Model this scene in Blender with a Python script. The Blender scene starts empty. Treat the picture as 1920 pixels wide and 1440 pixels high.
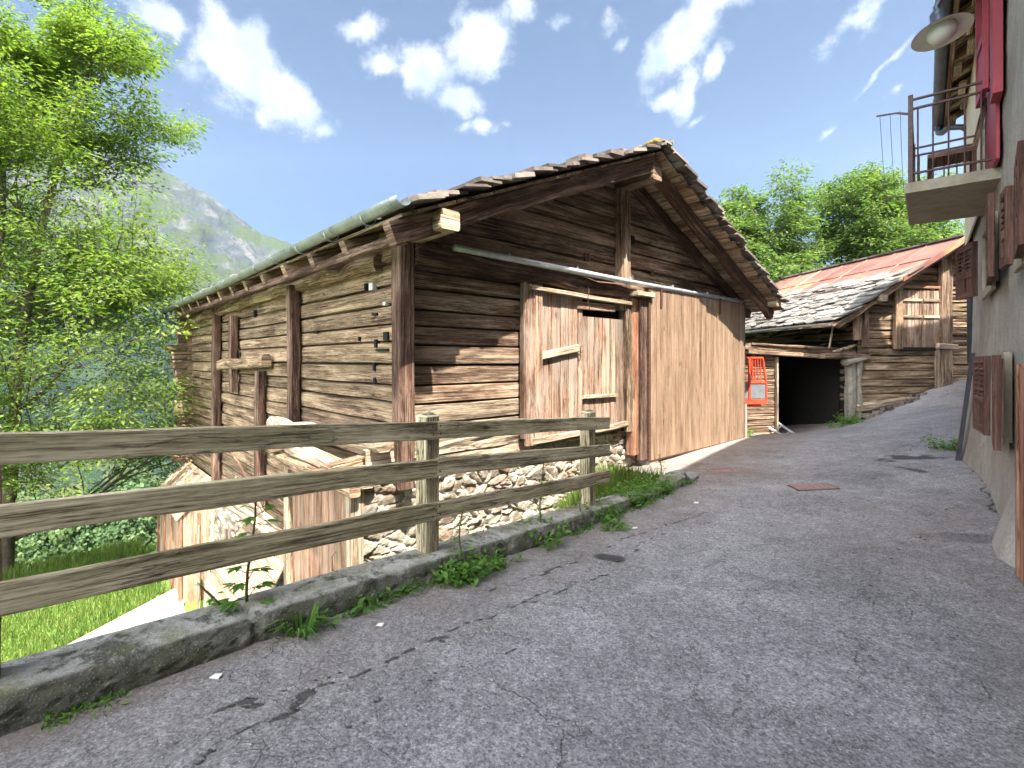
import bpy, math, random
import numpy as np
from mathutils import Vector, Matrix, noise
R = math.radians
random.seed(7)
rs = np.random.RandomState(5)
sc = bpy.context.scene
col = sc.collection

# ------------------------------------------------------------------ camera, light, sky
F = 940.0; HZ = 675.0; EYE = 1.65         # focal length and horizon in photo pixels, eye height
cd = bpy.data.cameras.new('camera'); cam = bpy.data.objects.new('camera', cd); col.objects.link(cam)
cam.location = (0, 0, EYE); cam.rotation_euler = (R(90), 0, 0)
cd.sensor_width = 36; cd.lens = F/1920*36; cd.shift_y = -(720-HZ)/1920
cd.clip_start = .05; cd.clip_end = 20000
sc.camera = cam
LX, LY = -.235, .463                       # sunlight travels (LX, LY, -1)
SUN = Vector((-LX, -LY, 1)).normalized()
EXPOSURE = 2.15
SKY_STRENGTH = .07
CLOUD_FILL = 33.  # brightness of the unseen cloud bank added to lift the shade
sc.view_settings.view_transform = 'Standard'; sc.view_settings.look = 'None'
sc.view_settings.exposure = EXPOSURE; sc.view_settings.gamma = 1
sd = bpy.data.lights.new('sun', 'SUN'); sd.energy = 5.0; sd.angle = R(.55); sd.color = (1, .93, .82)
so = bpy.data.objects.new('sun', sd); col.objects.link(so)
so.rotation_euler = SUN.to_track_quat('Z', 'Y').to_euler(); so.location = (0, 0, 30)

world = bpy.data.worlds.new('World'); sc.world = world; world.use_nodes = True
def build_world():
    nt = world.node_tree; N = nt.nodes; L = nt.links; N.clear()
    def nn(t, **k):
        n = N.new(t)
        for a, b in k.items(): setattr(n, a, b)
        return n
    out = nn('ShaderNodeOutputWorld'); bg = nn('ShaderNodeBackground'); L.new(bg.outputs[0], out.inputs[0])
    sky = nn('ShaderNodeTexSky', sky_type='NISHITA', sun_disc=False)
    sky.sun_elevation = math.asin(SUN.z); sky.sun_rotation = math.atan2(SUN.x, SUN.y)
    sky.altitude = 1200; sky.air_density = 1.0; sky.dust_density = .3; sky.ozone_density = 2.0
    tc = nn('ShaderNodeTexCoord')
    D = tc.outputs['Generated']
    nz = nn('ShaderNodeTexNoise'); nz.inputs['Scale'].default_value = 11; nz.inputs['Detail'].default_value = 4
    nz.inputs['Roughness'].default_value = .6
    L.new(D, nz.inputs['Vector'])
    off = nn('ShaderNodeVectorMath', operation='SUBTRACT'); L.new(nz.outputs['Color'], off.inputs[0]); off.inputs[1].default_value = (.5, .5, .5)
    off2 = nn('ShaderNodeVectorMath', operation='SCALE'); L.new(off.outputs[0], off2.inputs[0]); off2.inputs['Scale'].default_value = .07
    DD = nn('ShaderNodeVectorMath', operation='ADD'); L.new(D, DD.inputs[0]); L.new(off2.outputs[0], DD.inputs[1])
    def dirn(u, v): return Vector(((u-960)/F, 1, (HZ-v)/F)).normalized()
    # cloud centres given as sky directions: (u, v) of the centre, half lengths (radians), tilt, weight
    clouds = [(400,105,.07,.05,-35,.95),(455,125,.12,.08,-35,1.2),(520,165,.11,.06,-35,1.15),(290,25,.09,.035,-25,.9),(290,78,.03,.015,0,.8),(685,48,.065,.03,10,.9),(740,120,.04,.03,0,.8),
      (795,125,.09,.055,10,1.1),(890,90,.10,.065,20,1.1),(860,190,.07,.035,-10,1.0),(905,235,.06,.025,10,.95),(720,125,.05,.03,0,.95),
      (970,20,.045,.045,0,1.0),(1050,40,.03,.03,0,.8),(1140,30,.05,.035,0,.8),(1160,80,.025,.025,0,.72),(1290,60,.12,.055,48,1.05),(1240,100,.065,.045,60,1.0),(1340,15,.09,.04,20,1.0),
      (1290,165,.085,.035,75,1.0),(1330,130,.05,.03,60,.95),(1255,180,.04,.03,30,.9),(1310,225,.03,.015,30,.8),(1620,20,.09,.03,35,.85),(1670,110,.07,.012,35,.7),(1550,240,.045,.012,35,.68),(1700,150,.03,.012,35,.65)]
    acc = None
    items = []
    for (u, v, a, b, tilt, w) in clouds:
        c = dirn(u, v); rt = Vector((c.y, -c.x, 0)).normalized(); up = rt.cross(c).normalized()
        if up.z < 0: up = -up
        t = R(tilt); items.append((c, (rt*math.cos(t)+up*math.sin(t))/a, (-rt*math.sin(t)+up*math.cos(t))/b, w))
    for (c, e1, e2, w) in items:
        s = nn('ShaderNodeVectorMath', operation='SUBTRACT'); L.new(DD.outputs[0], s.inputs[0]); s.inputs[1].default_value = c
        d1 = nn('ShaderNodeVectorMath', operation='DOT_PRODUCT'); L.new(s.outputs[0], d1.inputs[0]); d1.inputs[1].default_value = e1
        d2 = nn('ShaderNodeVectorMath', operation='DOT_PRODUCT'); L.new(s.outputs[0], d2.inputs[0]); d2.inputs[1].default_value = e2
        d3 = nn('ShaderNodeVectorMath', operation='DOT_PRODUCT'); L.new(s.outputs[0], d3.inputs[0]); d3.inputs[1].default_value = Vector(c)*1.6
        cb = nn('ShaderNodeCombineXYZ'); L.new(d1.outputs['Value'], cb.inputs[0]); L.new(d2.outputs['Value'], cb.inputs[1]); L.new(d3.outputs['Value'], cb.inputs[2])
        ln = nn('ShaderNodeVectorMath', operation='LENGTH'); L.new(cb.outputs[0], ln.inputs[0])
        m = nn('ShaderNodeMath', operation='MULTIPLY_ADD'); L.new(ln.outputs['Value'], m.inputs[0]); m.inputs[1].default_value = -w*.8; m.inputs[2].default_value = w
        if acc is None: acc = m
        else:
            mx = nn('ShaderNodeMath', operation='SMOOTH_MAX'); mx.inputs[2].default_value = .15
            L.new(acc.outputs[0], mx.inputs[0]); L.new(m.outputs[0], mx.inputs[1]); acc = mx
    n2 = nn('ShaderNodeTexNoise'); n2.inputs['Scale'].default_value = 20; n2.inputs['Detail'].default_value = 10; n2.inputs['Roughness'].default_value = .60
    L.new(D, n2.inputs['Vector'])
    ad = nn('ShaderNodeMath', operation='MULTIPLY_ADD'); L.new(n2.outputs['Fac'], ad.inputs[0]); ad.inputs[1].default_value = 1.35; 
    sub = nn('ShaderNodeMath', operation='SUBTRACT'); L.new(acc.outputs[0], sub.inputs[0]); sub.inputs[1].default_value = .62
    L.new(sub.outputs[0], ad.inputs[2])
    mr = nn('ShaderNodeMapRange', interpolation_type='SMOOTHSTEP'); L.new(ad.outputs[0], mr.inputs['Value'])
    mr.inputs['From Min'].default_value = .40; mr.inputs['From Max'].default_value = .86; mr.inputs['To Max'].default_value = .93
    # grey undersides from a coarser noise
    n3 = nn('ShaderNodeTexNoise'); n3.inputs['Scale'].default_value = 14; n3.inputs['Detail'].default_value = 5; L.new(D, n3.inputs['Vector'])
    cr = nn('ShaderNodeValToRGB'); cr.color_ramp.elements[0].position = .35; cr.color_ramp.elements[1].position = .62
    cr.color_ramp.elements[0].color = (2.0, 2.35, 2.8, 1); cr.color_ramp.elements[1].color = (3.3, 3.4, 3.45, 1); L.new(n3.outputs['Fac'], cr.inputs[0])
    hsv = nn('ShaderNodeHueSaturation'); hsv.inputs['Hue'].default_value = .508; hsv.inputs['Saturation'].default_value = 1.22; hsv.inputs['Value'].default_value = .43; L.new(sky.outputs[0], hsv.inputs['Color'])
    # unseen bright cloud bank added around the sun to fill the shade with light
    sx = nn('ShaderNodeSeparateXYZ'); L.new(D, sx.inputs[0])
    b1 = nn('ShaderNodeMapRange', interpolation_type='SMOOTHSTEP'); L.new(sx.outputs[1], b1.inputs['Value']); b1.inputs['From Min'].default_value = .12; b1.inputs['From Max'].default_value = -.45
    b2_ = nn('ShaderNodeMapRange', interpolation_type='SMOOTHSTEP'); L.new(n3.outputs['Fac'], b2_.inputs['Value']); b2_.inputs['From Min'].default_value = .36; b2_.inputs['From Max'].default_value = .50
    bm = nn('ShaderNodeMath', operation='MULTIPLY'); L.new(b1.outputs[0], bm.inputs[0]); L.new(b2_.outputs[0], bm.inputs[1])
    hs2 = nn('ShaderNodeMix', data_type='RGBA'); L.new(bm.outputs[0], hs2.inputs['Factor']); L.new(hsv.outputs[0], hs2.inputs[6]); hs2.inputs[7].default_value = (CLOUD_FILL*.98, CLOUD_FILL*.98, CLOUD_FILL*1.0, 1)
    mix = nn('ShaderNodeMix', data_type='RGBA'); L.new(mr.outputs[0], mix.inputs['Factor']); L.new(hs2.outputs[2], mix.inputs[6]); L.new(cr.outputs[0], mix.inputs[7])
    L.new(mix.outputs[2], bg.inputs['Color']); bg.inputs['Strength'].default_value = SKY_STRENGTH
build_world()

# ------------------------------------------------------------------ frames (metric, fitted once from the photo)
def gn(u, v, D): return Vector(((u-960)/F*D, D, EYE+(HZ-v)*D/F))
A1 = math.atan2(940, 1025)                 # barn gable direction
class Frame:
    def __init__(s, o, ang): s.o = Vector((o[0], o[1], 0)); s.a = ang; s.m = Matrix.Translation(s.o) @ Matrix.Rotation(ang, 4, 'Z'); s.inv = s.m.inverted()
    def front(s, u, v, y=0):               # pixel -> (x, z) on the plane local y
        c = s.inv @ Vector((0, 0, EYE)); d = s.inv.to_3x3() @ Vector(((u-960)/F, 1, (HZ-v)/F))
        k = (y-c.y)/d.y; p = c+d*k; return p.x, p.z
    def side(s, u, v, x=0):
        c = s.inv @ Vector((0, 0, EYE)); d = s.inv.to_3x3() @ Vector(((u-960)/F, 1, (HZ-v)/F))
        k = (x-c.x)/d.x; p = c+d*k; return p.y, p.z
    def w(s, x, y, z=0): return s.m @ Vector((x, y, z))
B1 = Frame((2.51, 9.25), A1)
B2 = Frame((9.64, 13.9), R(8.3))
HA = math.atan2(.772, .636)
HF = Frame((.448, -.369), HA)              # house: x along the street wall, +y out to the street

# ------------------------------------------------------------------ helpers
class MB:
    def __init__(s): s.v = []; s.f = []; s.uv = []; s.r = []; s.mi = []
    def face(s, idx, uvs, r, mi=0): s.f.append(idx); s.uv.append(uvs); s.r.append(r); s.mi.append(mi)
    def beam(s, p0, p1, w, h, up=(0,0,1), seg=0, wob=0., ch=None, taper=1., r=None, mi=0, prof=None):
        p0 = Vector(p0); p1 = Vector(p1); ax = p1-p0; Ln = ax.length; ax.normalize(); up = Vector(up)
        sd_ = ax.cross(up)
        if sd_.length < 1e-4: sd_ = ax.cross(Vector((0,1,0)))
        sd_.normalize(); up = sd_.cross(ax).normalized()
        if seg == 0: seg = max(1, int(Ln/.35)) if wob else 1
        if ch is None: ch = min(w, h)*.12
        if r is None: r = random.random()
        b = len(s.v); n = 8
        ph = [random.random()*50 for _ in range(3)]
        per = [0]; 
        pts0 = [(-w/2+ch,-h/2),(w/2-ch,-h/2),(w/2,-h/2+ch),(w/2,h/2-ch),(w/2-ch,h/2),(-w/2+ch,h/2),(-w/2,h/2-ch),(-w/2,-h/2+ch)]
        if prof: pts0 = prof; n = len(prof)
        for i in range(n): a, c = pts0[i], pts0[(i+1) % n]; per.append(per[-1]+math.hypot(a[0]-c[0], a[1]-c[1]))
        for k in range(seg+1):
            t = k/seg; c = p0+ax*(Ln*t); sc_ = 1+(taper-1)*t
            ox = wob*(noise.noise(Vector((ph[0]+t*Ln*1.1, 0, 0)))); oy = wob*(noise.noise(Vector((ph[1]+t*Ln*1.1, 3, 0))))
            gs = 1+(wob/max(w,h))*1.2*noise.noise(Vector((ph[2]+t*Ln*1.7, 7, 0)))
            for (a, bb) in pts0:
                j = wob*.35*noise.noise(Vector((ph[0]+t*Ln*2.3+a*9, bb*9, ph[1])))
                s.v.append(tuple(c+sd_*(a*sc_*gs+ox+j)+up*(bb*sc_*gs+oy+j)))
        for k in range(seg):
            for i in range(n):
                j = (i+1) % n; u0 = Ln*k/seg; u1 = Ln*(k+1)/seg
                s.face((b+k*n+i, b+k*n+j, b+(k+1)*n+j, b+(k+1)*n+i), ((u0,per[i]),(u0,per[i+1]),(u1,per[i+1]),(u1,per[i])), r, mi)
        s.face(tuple(b+i for i in reversed(range(n))), tuple((p[0]*.6+9, p[1]) for p in reversed(pts0)), r, mi)
        s.face(tuple(b+seg*n+i for i in range(n)), tuple((p[0]*.6+5, p[1]) for p in pts0), r, mi)
    def box(s, x0, x1, y0, y1, z0, z1, g='x', ch=None, r=None, wob=0., mi=0):
        cx, cy, cz = (x0+x1)/2, (y0+y1)/2, (z0+z1)/2
        if g == 'x': s.beam((x0,cy,cz),(x1,cy,cz), y1-y0, z1-z0, ch=ch, r=r, wob=wob, mi=mi)
        elif g == 'y': s.beam((cx,y0,cz),(cx,y1,cz), x1-x0, z1-z0, ch=ch, r=r, wob=wob, mi=mi)
        else: s.beam((cx,cy,z0),(cx,cy,z1), x1-x0, y1-y0, up=(0,1,0), ch=ch, r=r, wob=wob, mi=mi)
    def poly(s, pts, th, n, r=None, mi=0, uvax=None):   # thick polygon; n = thickness direction
        n = Vector(n).normalized()*th; b = len(s.v); k = len(pts)
        if r is None: r = random.random()
        P = [Vector(p) for p in pts]
        if uvax is None:
            e = (P[1]-P[0]).normalized(); g = n.normalized().cross(e)
        else: e = Vector(uvax).normalized(); g = n.normalized().cross(e)
        for p in P: s.v.append(tuple(p))
        for p in P: s.v.append(tuple(p+n))
        q = [(p.dot(e), p.dot(g)) for p in P]
        s.face(tuple(reversed(range(b, b+k))), tuple(reversed(q)), r, mi); s.face(tuple(range(b+k, b+2*k)), tuple(q), r, mi)
        for i in range(k):
            j = (i+1) % k; s.face((b+i, b+j, b+k+j, b+k+i), (q[i], q[j], (q[j][0], q[j][1]+th), (q[i][0], q[i][1]+th)), r, mi)
    def tube(s, pts, rad, n=8, r=None, mi=0, cap=True):
        P = [Vector(p) for p in pts]; b = len(s.v); m = len(P)
        rads = rad if isinstance(rad, (list, tuple)) else [rad]*m
        if r is None: r = random.random()
        up = None; Ls = 0; Lv = []
        for k in range(m):
            d = (P[min(k+1, m-1)]-P[max(k-1, 0)]).normalized()
            if up is None: up = d.cross(Vector((.13,.27,.9)) if abs(d.z) < .9 else Vector((1,.1,0))).normalized()
            else: up = (up-d*up.dot(d)).normalized()
            sd_ = d.cross(up)
            if k: Ls += (P[k]-P[k-1]).length
            Lv.append(Ls)
            for i in range(n):
                a = 2*math.pi*i/n; s.v.append(tuple(P[k]+(up*math.cos(a)+sd_*math.sin(a))*rads[k]))
        for k in range(m-1):
            for i in range(n):
                j = (i+1) % n; c = 2*math.pi*rads[0]/n
                s.face((b+k*n+j, b+k*n+i, b+(k+1)*n+i, b+(k+1)*n+j), ((Lv[k],(i+1)*c),(Lv[k],i*c),(Lv[k+1],i*c),(Lv[k+1],(i+1)*c)), r, mi)
        if cap and n > 2:
            s.face(tuple(b+i for i in range(n)), ((0,0),)*n, r, mi); s.face(tuple(b+(m-1)*n+i for i in reversed(range(n))), ((0,0),)*n, r, mi)
    def lathe(s, c, prof, n=24, ax=(0,0,1), r=.5, mi=0):
        c = Vector(c); q = Vector((0,0,1)).rotation_difference(Vector(ax)); b = len(s.v); m = len(prof)
        for (rr, z) in prof:
            for i in range(n):
                a = 2*math.pi*i/n; s.v.append(tuple(c+q @ Vector((rr*math.cos(a), rr*math.sin(a), z))))
        for k in range(m-1):
            for i in range(n):
                j = (i+1) % n; s.face((b+k*n+i, b+k*n+j, b+(k+1)*n+j, b+(k+1)*n+i), ((i/n,k/m),((i+1)/n,k/m),((i+1)/n,(k+1)/m),(i/n,(k+1)/m)), r, mi)
    def quad(s, a, b_, c, d, r=.5, mi=0):
        b = len(s.v); s.v += [tuple(a), tuple(b_), tuple(c), tuple(d)]; s.face((b,b+1,b+2,b+3), ((0,0),(1,0),(1,1),(0,1)), r, mi)
    def build(s, name, mat, parent=None, smooth=False, frame=None):
        me = bpy.data.meshes.new(name); me.from_pydata(s.v, [], s.f); 
        ul = me.uv_layers.new(name='uv'); flat = [c for f in s.uv for p in f for c in p]; ul.data.foreach_set('uv', flat)
        at = me.attributes.new('rnd', 'FLOAT', 'FACE'); at.data.foreach_set('value', s.r)
        mats = mat if isinstance(mat, (list, tuple)) else [mat]
        for m in mats: me.materials.append(m)
        if len(mats) > 1: me.polygons.foreach_set('material_index', s.mi)
        if smooth: me.polygons.foreach_set('use_smooth', [True]*len(me.polygons))
        me.update()
        o = bpy.data.objects.new(name, me); col.objects.link(o)
        if frame: o.location = frame.o; o.rotation_euler = (0,0,frame.a)
        if parent: o.parent = parent
        return o
def tag(o, label=None, cat=None, group=None, kind=None):
    if label: o['label'] = label
    if cat: o['category'] = cat
    if group: o['group'] = group
    if kind: o['kind'] = kind
    return o
def empty(name, loc=(0,0,0), rz=0, label=None, cat=None, group=None):
    o = bpy.data.objects.new(name, None); col.objects.link(o); o.location = loc; o.rotation_euler = (0,0,rz); o.empty_display_size = .2
    return tag(o, label, cat, group)
def fempty(name, fr, label, cat, z=0): return empty(name, (fr.o.x, fr.o.y, z), fr.a, label, cat)

# ------------------------------------------------------------------ materials
def mat_new(name):
    m = bpy.data.materials.new(name); m.use_nodes = True; nt = m.node_tree; nt.nodes.clear()
    out = nt.nodes.new('ShaderNodeOutputMaterial'); b = nt.nodes.new('ShaderNodeBsdfPrincipled'); nt.links.new(b.outputs[0], out.inputs[0])
    return m, nt, b, out
class G:
    def __init__(s, nt): s.nt = nt
    def n(s, t, **k):
        n = s.nt.nodes.new(t)
        for a, b in k.items(): setattr(n, a, b)
        return n
    def l(s, a, b): s.nt.links.new(a, b)
    def val(s, inp, x):
        if hasattr(x, 'is_linked'): s.l(x, inp)
        else: inp.default_value = x
    def noise(s, vec, scale, detail=5, rough=.55, dist=0):
        n = s.n('ShaderNodeTexNoise'); s.l(vec, n.inputs['Vector']); n.inputs['Scale'].default_value = scale
        n.inputs['Detail'].default_value = detail; n.inputs['Roughness'].default_value = rough; n.inputs['Distortion'].default_value = dist; return n.outputs['Fac']
    def map(s, x, a, b, c=0., d=1., smooth=False):
        n = s.n('ShaderNodeMapRange'); 
        if smooth: n.interpolation_type = 'SMOOTHSTEP'
        s.val(n.inputs['Value'], x); n.inputs['From Min'].default_value = a; n.inputs['From Max'].default_value = b; n.inputs['To Min'].default_value = c; n.inputs['To Max'].default_value = d; return n.outputs[0]
    def math(s, op, a, b=0.):
        n = s.n('ShaderNodeMath', operation=op); s.val(n.inputs[0], a); s.val(n.inputs[1], b); return n.outputs[0]
    def mix(s, f, a, b, blend='MIX'):
        n = s.n('ShaderNodeMix', data_type='RGBA', blend_type=blend); s.val(n.inputs['Factor'], f)
        for i, c in ((6, a), (7, b)):
            if hasattr(c, 'is_linked'): s.l(c, n.inputs[i])
            else: n.inputs[i].default_value = (*c[:3], 1)
        return n.outputs[2]
    def ramp(s, f, stops):
        n = s.n('ShaderNodeValToRGB'); s.l(f, n.inputs[0]); cr = n.color_ramp
        while len(cr.elements) < len(stops): cr.elements.new(.5)
        for e, (p, c) in zip(cr.elements, stops): e.position = p; e.color = (*c[:3], 1)
        return n.outputs[0]
    def bump(s, h, strength, dist, nrm=None):
        n = s.n('ShaderNodeBump'); n.inputs['Strength'].default_value = strength; n.inputs['Distance'].default_value = dist; s.l(h, n.inputs['Height'])
        if nrm: s.l(nrm, n.inputs['Normal'])
        return n.outputs[0]
    def scale(s, v, sc_, loc=None):
        n = s.n('ShaderNodeMapping'); s.l(v, n.inputs['Vector']); n.inputs['Scale'].default_value = sc_
        if loc is not None: s.l(loc, n.inputs['Location'])
        return n.outputs[0]
    def uvr(s):                             # uv in metres, shifted by each plank's own random number
        uv = s.n('ShaderNodeUVMap', uv_map='uv').outputs[0]; r = s.attr('rnd')
        cb = s.n('ShaderNodeCombineXYZ'); s.l(s.math('MULTIPLY', r, 37.3), cb.inputs[0]); s.l(s.math('MULTIPLY', r, 11.7), cb.inputs[1]); s.l(s.math('MULTIPLY', r, 71.), cb.inputs[2])
        a = s.n('ShaderNodeVectorMath', operation='ADD'); s.l(uv, a.inputs[0]); s.l(cb.outputs[0], a.inputs[1]); return a.outputs[0], r
    def attr(s, nm): return s.n('ShaderNodeAttribute', attribute_name=nm).outputs['Fac']
    def obj(s): return s.n('ShaderNodeTexCoord').outputs['Object']
    def geo(s): return s.n('ShaderNodeNewGeometry').outputs['Position']
def wood(name, dark, mid, light, var=.35, rough=.85, crack=1., grain=1., knots=True, stain=None, stainamt=0., bumpd=.006):
    m, nt, b, out = mat_new(name); g = G(nt); v, r = g.uvr()
    fine = g.noise(g.scale(v, (1.3, 75*grain, 1)), 1, 8, .65)
    med = g.noise(g.scale(v, (.6, 16*grain, 1)), 1, 6, .6, .15)
    big = g.noise(g.scale(v, (.9, 3, 1)), 1.2, 4, .6)
    k = g.math('ADD', g.math('MULTIPLY', fine, .6), g.math('MULTIPLY', med, .4))
    k = g.math('ADD', k, g.math('MULTIPLY', g.math('SUBTRACT', big, .5), .4))
    gr = g.noise(g.scale(v, (7, 95, 1)), 1, 5, .75)
    k = g.math('ADD', k, g.math('MULTIPLY', g.math('SUBTRACT', gr, .5), .5))
    c = g.ramp(k, [(.33, tuple(x*.5 for x in dark)), (.41, dark), (.5, mid), (.575, light), (.68, tuple(min(1, x*1.3) for x in light))])
    # thin cracks running with the grain
    cn = g.noise(g.scale(v, (.55, 9*grain, 1)), 1, 5, .7, .3)
    cl = g.map(g.math('ABSOLUTE', g.math('SUBTRACT', cn, .5)), .0, .013, 1, 0)
    cm = g.map(g.noise(g.scale(v, (.5, 1.2, 1)), 1.7, 2), .42, .55)
    ck = g.math('MULTIPLY', g.math('MULTIPLY', cl, cm), crack)
    c = g.mix(g.math('MULTIPLY', ck, .85), c, tuple(x*.16 for x in dark))
    if stain: c = g.mix(g.math('MULTIPLY', g.map(g.noise(g.scale(v, (.8, 2.5, 1)), 1.5, 5, .65), .45, .62), stainamt), c, stain)
    tone = g.math('ADD', g.math('MULTIPLY', r, var*2), 1-var)
    hs = g.n('ShaderNodeHueSaturation'); g.l(c, hs.inputs['Color']); g.l(tone, hs.inputs['Value']); c = hs.outputs[0]
    if knots:
        vo = g.n('ShaderNodeTexVoronoi'); g.l(g.scale(v, (1.3, 4.0, 1)), vo.inputs['Vector']); vo.inputs['Scale'].default_value = 1.2
        kk = g.map(vo.outputs['Distance'], .05, .10, 1, 0)
        c = g.mix(g.math('MULTIPLY', kk, .75), c, tuple(x*.35 for x in dark))
    g.l(c, b.inputs['Base Color']); b.inputs['Roughness'].default_value = rough; b.inputs['Specular IOR Level'].default_value = .25
    h = g.math('SUBTRACT', g.math('ADD', g.math('MULTIPLY', fine, .35), g.math('MULTIPLY', med, .65)), g.math('MULTIPLY', ck, 1.6))
    g.l(g.bump(h, .9, bumpd), b.inputs['Normal'])
    return m
M = {}
M['log'] = wood('weathered_log', (.075,.043,.028), (.225,.148,.10), (.40,.30,.21), var=.28, crack=1., stain=(.11,.06,.038), stainamt=.5, bumpd=.012)
M['log_grey'] = wood('grey_log', (.07,.043,.026), (.225,.148,.092), (.40,.295,.195), var=.3, crack=1., stain=(.19,.14,.085), stainamt=.45, bumpd=.014)
M['beam'] = wood('dark_beam', (.04,.022,.016), (.125,.07,.05), (.25,.17,.125), var=.22, stain=(.07,.032,.022), stainamt=.55, bumpd=.009)
M['cellar'] = wood('cellar_board', (.12,.055,.032), (.24,.125,.078), (.34,.215,.15), var=.2, stain=(.34,.26,.19), stainamt=.5, bumpd=.004)
M['pale'] = wood('pale_beam', (.17,.12,.08), (.34,.26,.18), (.5,.42,.31), var=.2, bumpd=.006)
M['bleach_lit'] = wood('bleached_lit_log', (.16,.11,.072), (.32,.25,.175), (.46,.38,.29), var=.18, bumpd=.014)  # weathered pale wood; on the lower gable logs it also paints sunlight
M['door'] = wood('door_board', (.11,.058,.036), (.25,.152,.10), (.38,.27,.20), var=.28, stain=(.29,.24,.20), stainamt=.7, bumpd=.006)
M['red_wood'] = wood('red_stained_wood', (.13,.055,.032), (.25,.115,.068), (.33,.18,.115), var=.2, bumpd=.004)
M['slide'] = wood('varnished_board', (.16,.10,.062), (.235,.155,.10), (.29,.198,.135), var=.07, rough=.55, crack=.5, grain=.8, stain=(.30,.22,.155), stainamt=.4, bumpd=.003)
M['fence'] = wood('fence_wood', (.14,.11,.066), (.41,.345,.225), (.62,.53,.37), var=.14, stain=(.27,.25,.12), stainamt=.35, bumpd=.008)
M['deck'] = wood('roof_board', (.10,.06,.04), (.32,.225,.145), (.5,.41,.29), var=.45, stain=(.22,.09,.05), stainamt=.5, bumpd=.006)
M['tan'] = wood('tan_board', (.2,.135,.085), (.32,.23,.155), (.41,.315,.225), var=.12, knots=False, crack=.6, bumpd=.003)
M['shutter'] = wood('brown_shutter', (.055,.026,.02), (.095,.046,.036), (.14,.075,.058), var=.12, crack=.4, knots=False, bumpd=.002)
def mineral(name, stops, sc_=3., fine=60., bumpd=.01, rough=.9, extra=None, rv=.0, disp=None, world_=False, spec=.3):
    m, nt, b, out = mat_new(name); g = G(nt); v = g.geo() if world_ else g.obj()
    a = g.noise(v, sc_, 8, .65); f = g.noise(v, fine, 4, .7); mid = g.noise(v, sc_*5, 6, .6)
    k = g.math('ADD', g.math('MULTIPLY', a, .6), g.math('ADD', g.math('MULTIPLY', f, .2), g.math('MULTIPLY', mid, .2)))
    if rv: k = g.math('ADD', k, g.math('MULTIPLY', g.math('SUBTRACT', g.attr('rnd'), .5), rv))
    c = g.ramp(k, stops)
    if extra: c = extra(g, v, c)
    g.l(c, b.inputs['Base Color']); b.inputs['Roughness'].default_value = rough; b.inputs['Specular IOR Level'].default_value = spec
    h = g.math('ADD', g.math('MULTIPLY', f, .3), g.math('MULTIPLY', mid, .7))
    g.l(g.bump(h, 1., bumpd), b.inputs['Normal']); return m
def lichen(colr, lo=.58, hi=.68, sc_=7., amt=.8):
    def fn(g, v, c): return g.mix(g.math('MULTIPLY', g.map(g.noise(v, sc_, 7, .7), lo, hi), amt), c, colr)
    return fn
M['slate'] = mineral('stone_slate', [(.25,(.06,.048,.042)),(.45,(.145,.118,.105)),(.65,(.25,.215,.19)),(.85,(.34,.30,.27))], 2., 30., .012, .8, lichen((.33,.17,.06), .6, .68, 9, .6), rv=.45)
M['slate_pale'] = mineral('pale_stone_slate', [(.2,(.06,.055,.05)),(.42,(.14,.132,.122)),(.62,(.22,.208,.192)),(.85,(.29,.275,.255))], 2., 30., .012, .7, lichen((.2,.17,.1), .58, .68, 6, .6), rv=.4)
M['moss'] = mineral('ridge_moss', [(.3,(.12,.07,.02)),(.5,(.26,.14,.03)),(.7,(.25,.24,.05))], 14., 60., .02, 1.)
def concrete_extra(g, v, c):
    c = g.mix(g.math('MULTIPLY', g.map(g.noise(v, 5, 8, .75), .50, .60), .9), c, (.05,.052,.035))
    c = g.mix(g.math('MULTIPLY', g.map(g.noise(v, 2.1, 6, .7), .50, .62), .75), c, (.13,.14,.05))
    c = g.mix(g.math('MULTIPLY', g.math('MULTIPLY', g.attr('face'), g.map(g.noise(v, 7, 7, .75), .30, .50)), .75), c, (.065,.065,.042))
    sp = g.map(g.noise(v, 120, 3, .6), .60, .68); return g.mix(g.math('MULTIPLY', sp, .6), c, (.5,.48,.44))
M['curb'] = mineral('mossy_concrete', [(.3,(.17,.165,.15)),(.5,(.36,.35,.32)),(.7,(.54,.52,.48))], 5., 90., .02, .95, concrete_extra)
M['concrete'] = mineral('concrete', [(.3,(.22,.20,.175)),(.5,(.33,.305,.27)),(.7,(.42,.395,.35))], 3., 80., .006, .9)
M['slab'] = mineral('balcony_concrete', [(.3,(.16,.14,.105)),(.5,(.27,.24,.185)),(.7,(.36,.33,.27))], 4., 60., .006, .9, lichen((.12,.13,.06), .55, .68, 5, .5))
def plaster_extra(g, v, c):
    st = g.noise(g.scale(v, (3., 3., .5)), 1.6, 7, .7)
    c = g.mix(g.math('MULTIPLY', g.map(st, .48, .64), .55), c, (.22,.2,.18))
    c = g.mix(g.math('MULTIPLY', g.map(g.noise(v, .9, 7, .72), .5, .62), .6), c, (.2,.18,.15))
    wv = g.n('ShaderNodeVectorMath', operation='ADD'); g.l(v, wv.inputs[0]); dn = g.n('ShaderNodeTexNoise'); g.l(v, dn.inputs['Vector']); dn.inputs['Scale'].default_value = 3; dn.inputs['Detail'].default_value = 6; g.l(dn.outputs['Color'], wv.inputs[1])
    v2 = g.n('ShaderNodeTexVoronoi', feature='DISTANCE_TO_EDGE'); g.l(wv.outputs[0], v2.inputs['Vector']); v2.inputs['Scale'].default_value = .9
    c = g.mix(g.math('MULTIPLY', g.map(v2.outputs['Distance'], .001, .008, 1, 0), .6), c, (.08,.07,.06))
    sp = g.noise(v, 45, 6, .85); return g.mix(g.math('MULTIPLY', g.map(sp, .50, .60), .5), c, (.12,.11,.10))
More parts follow.
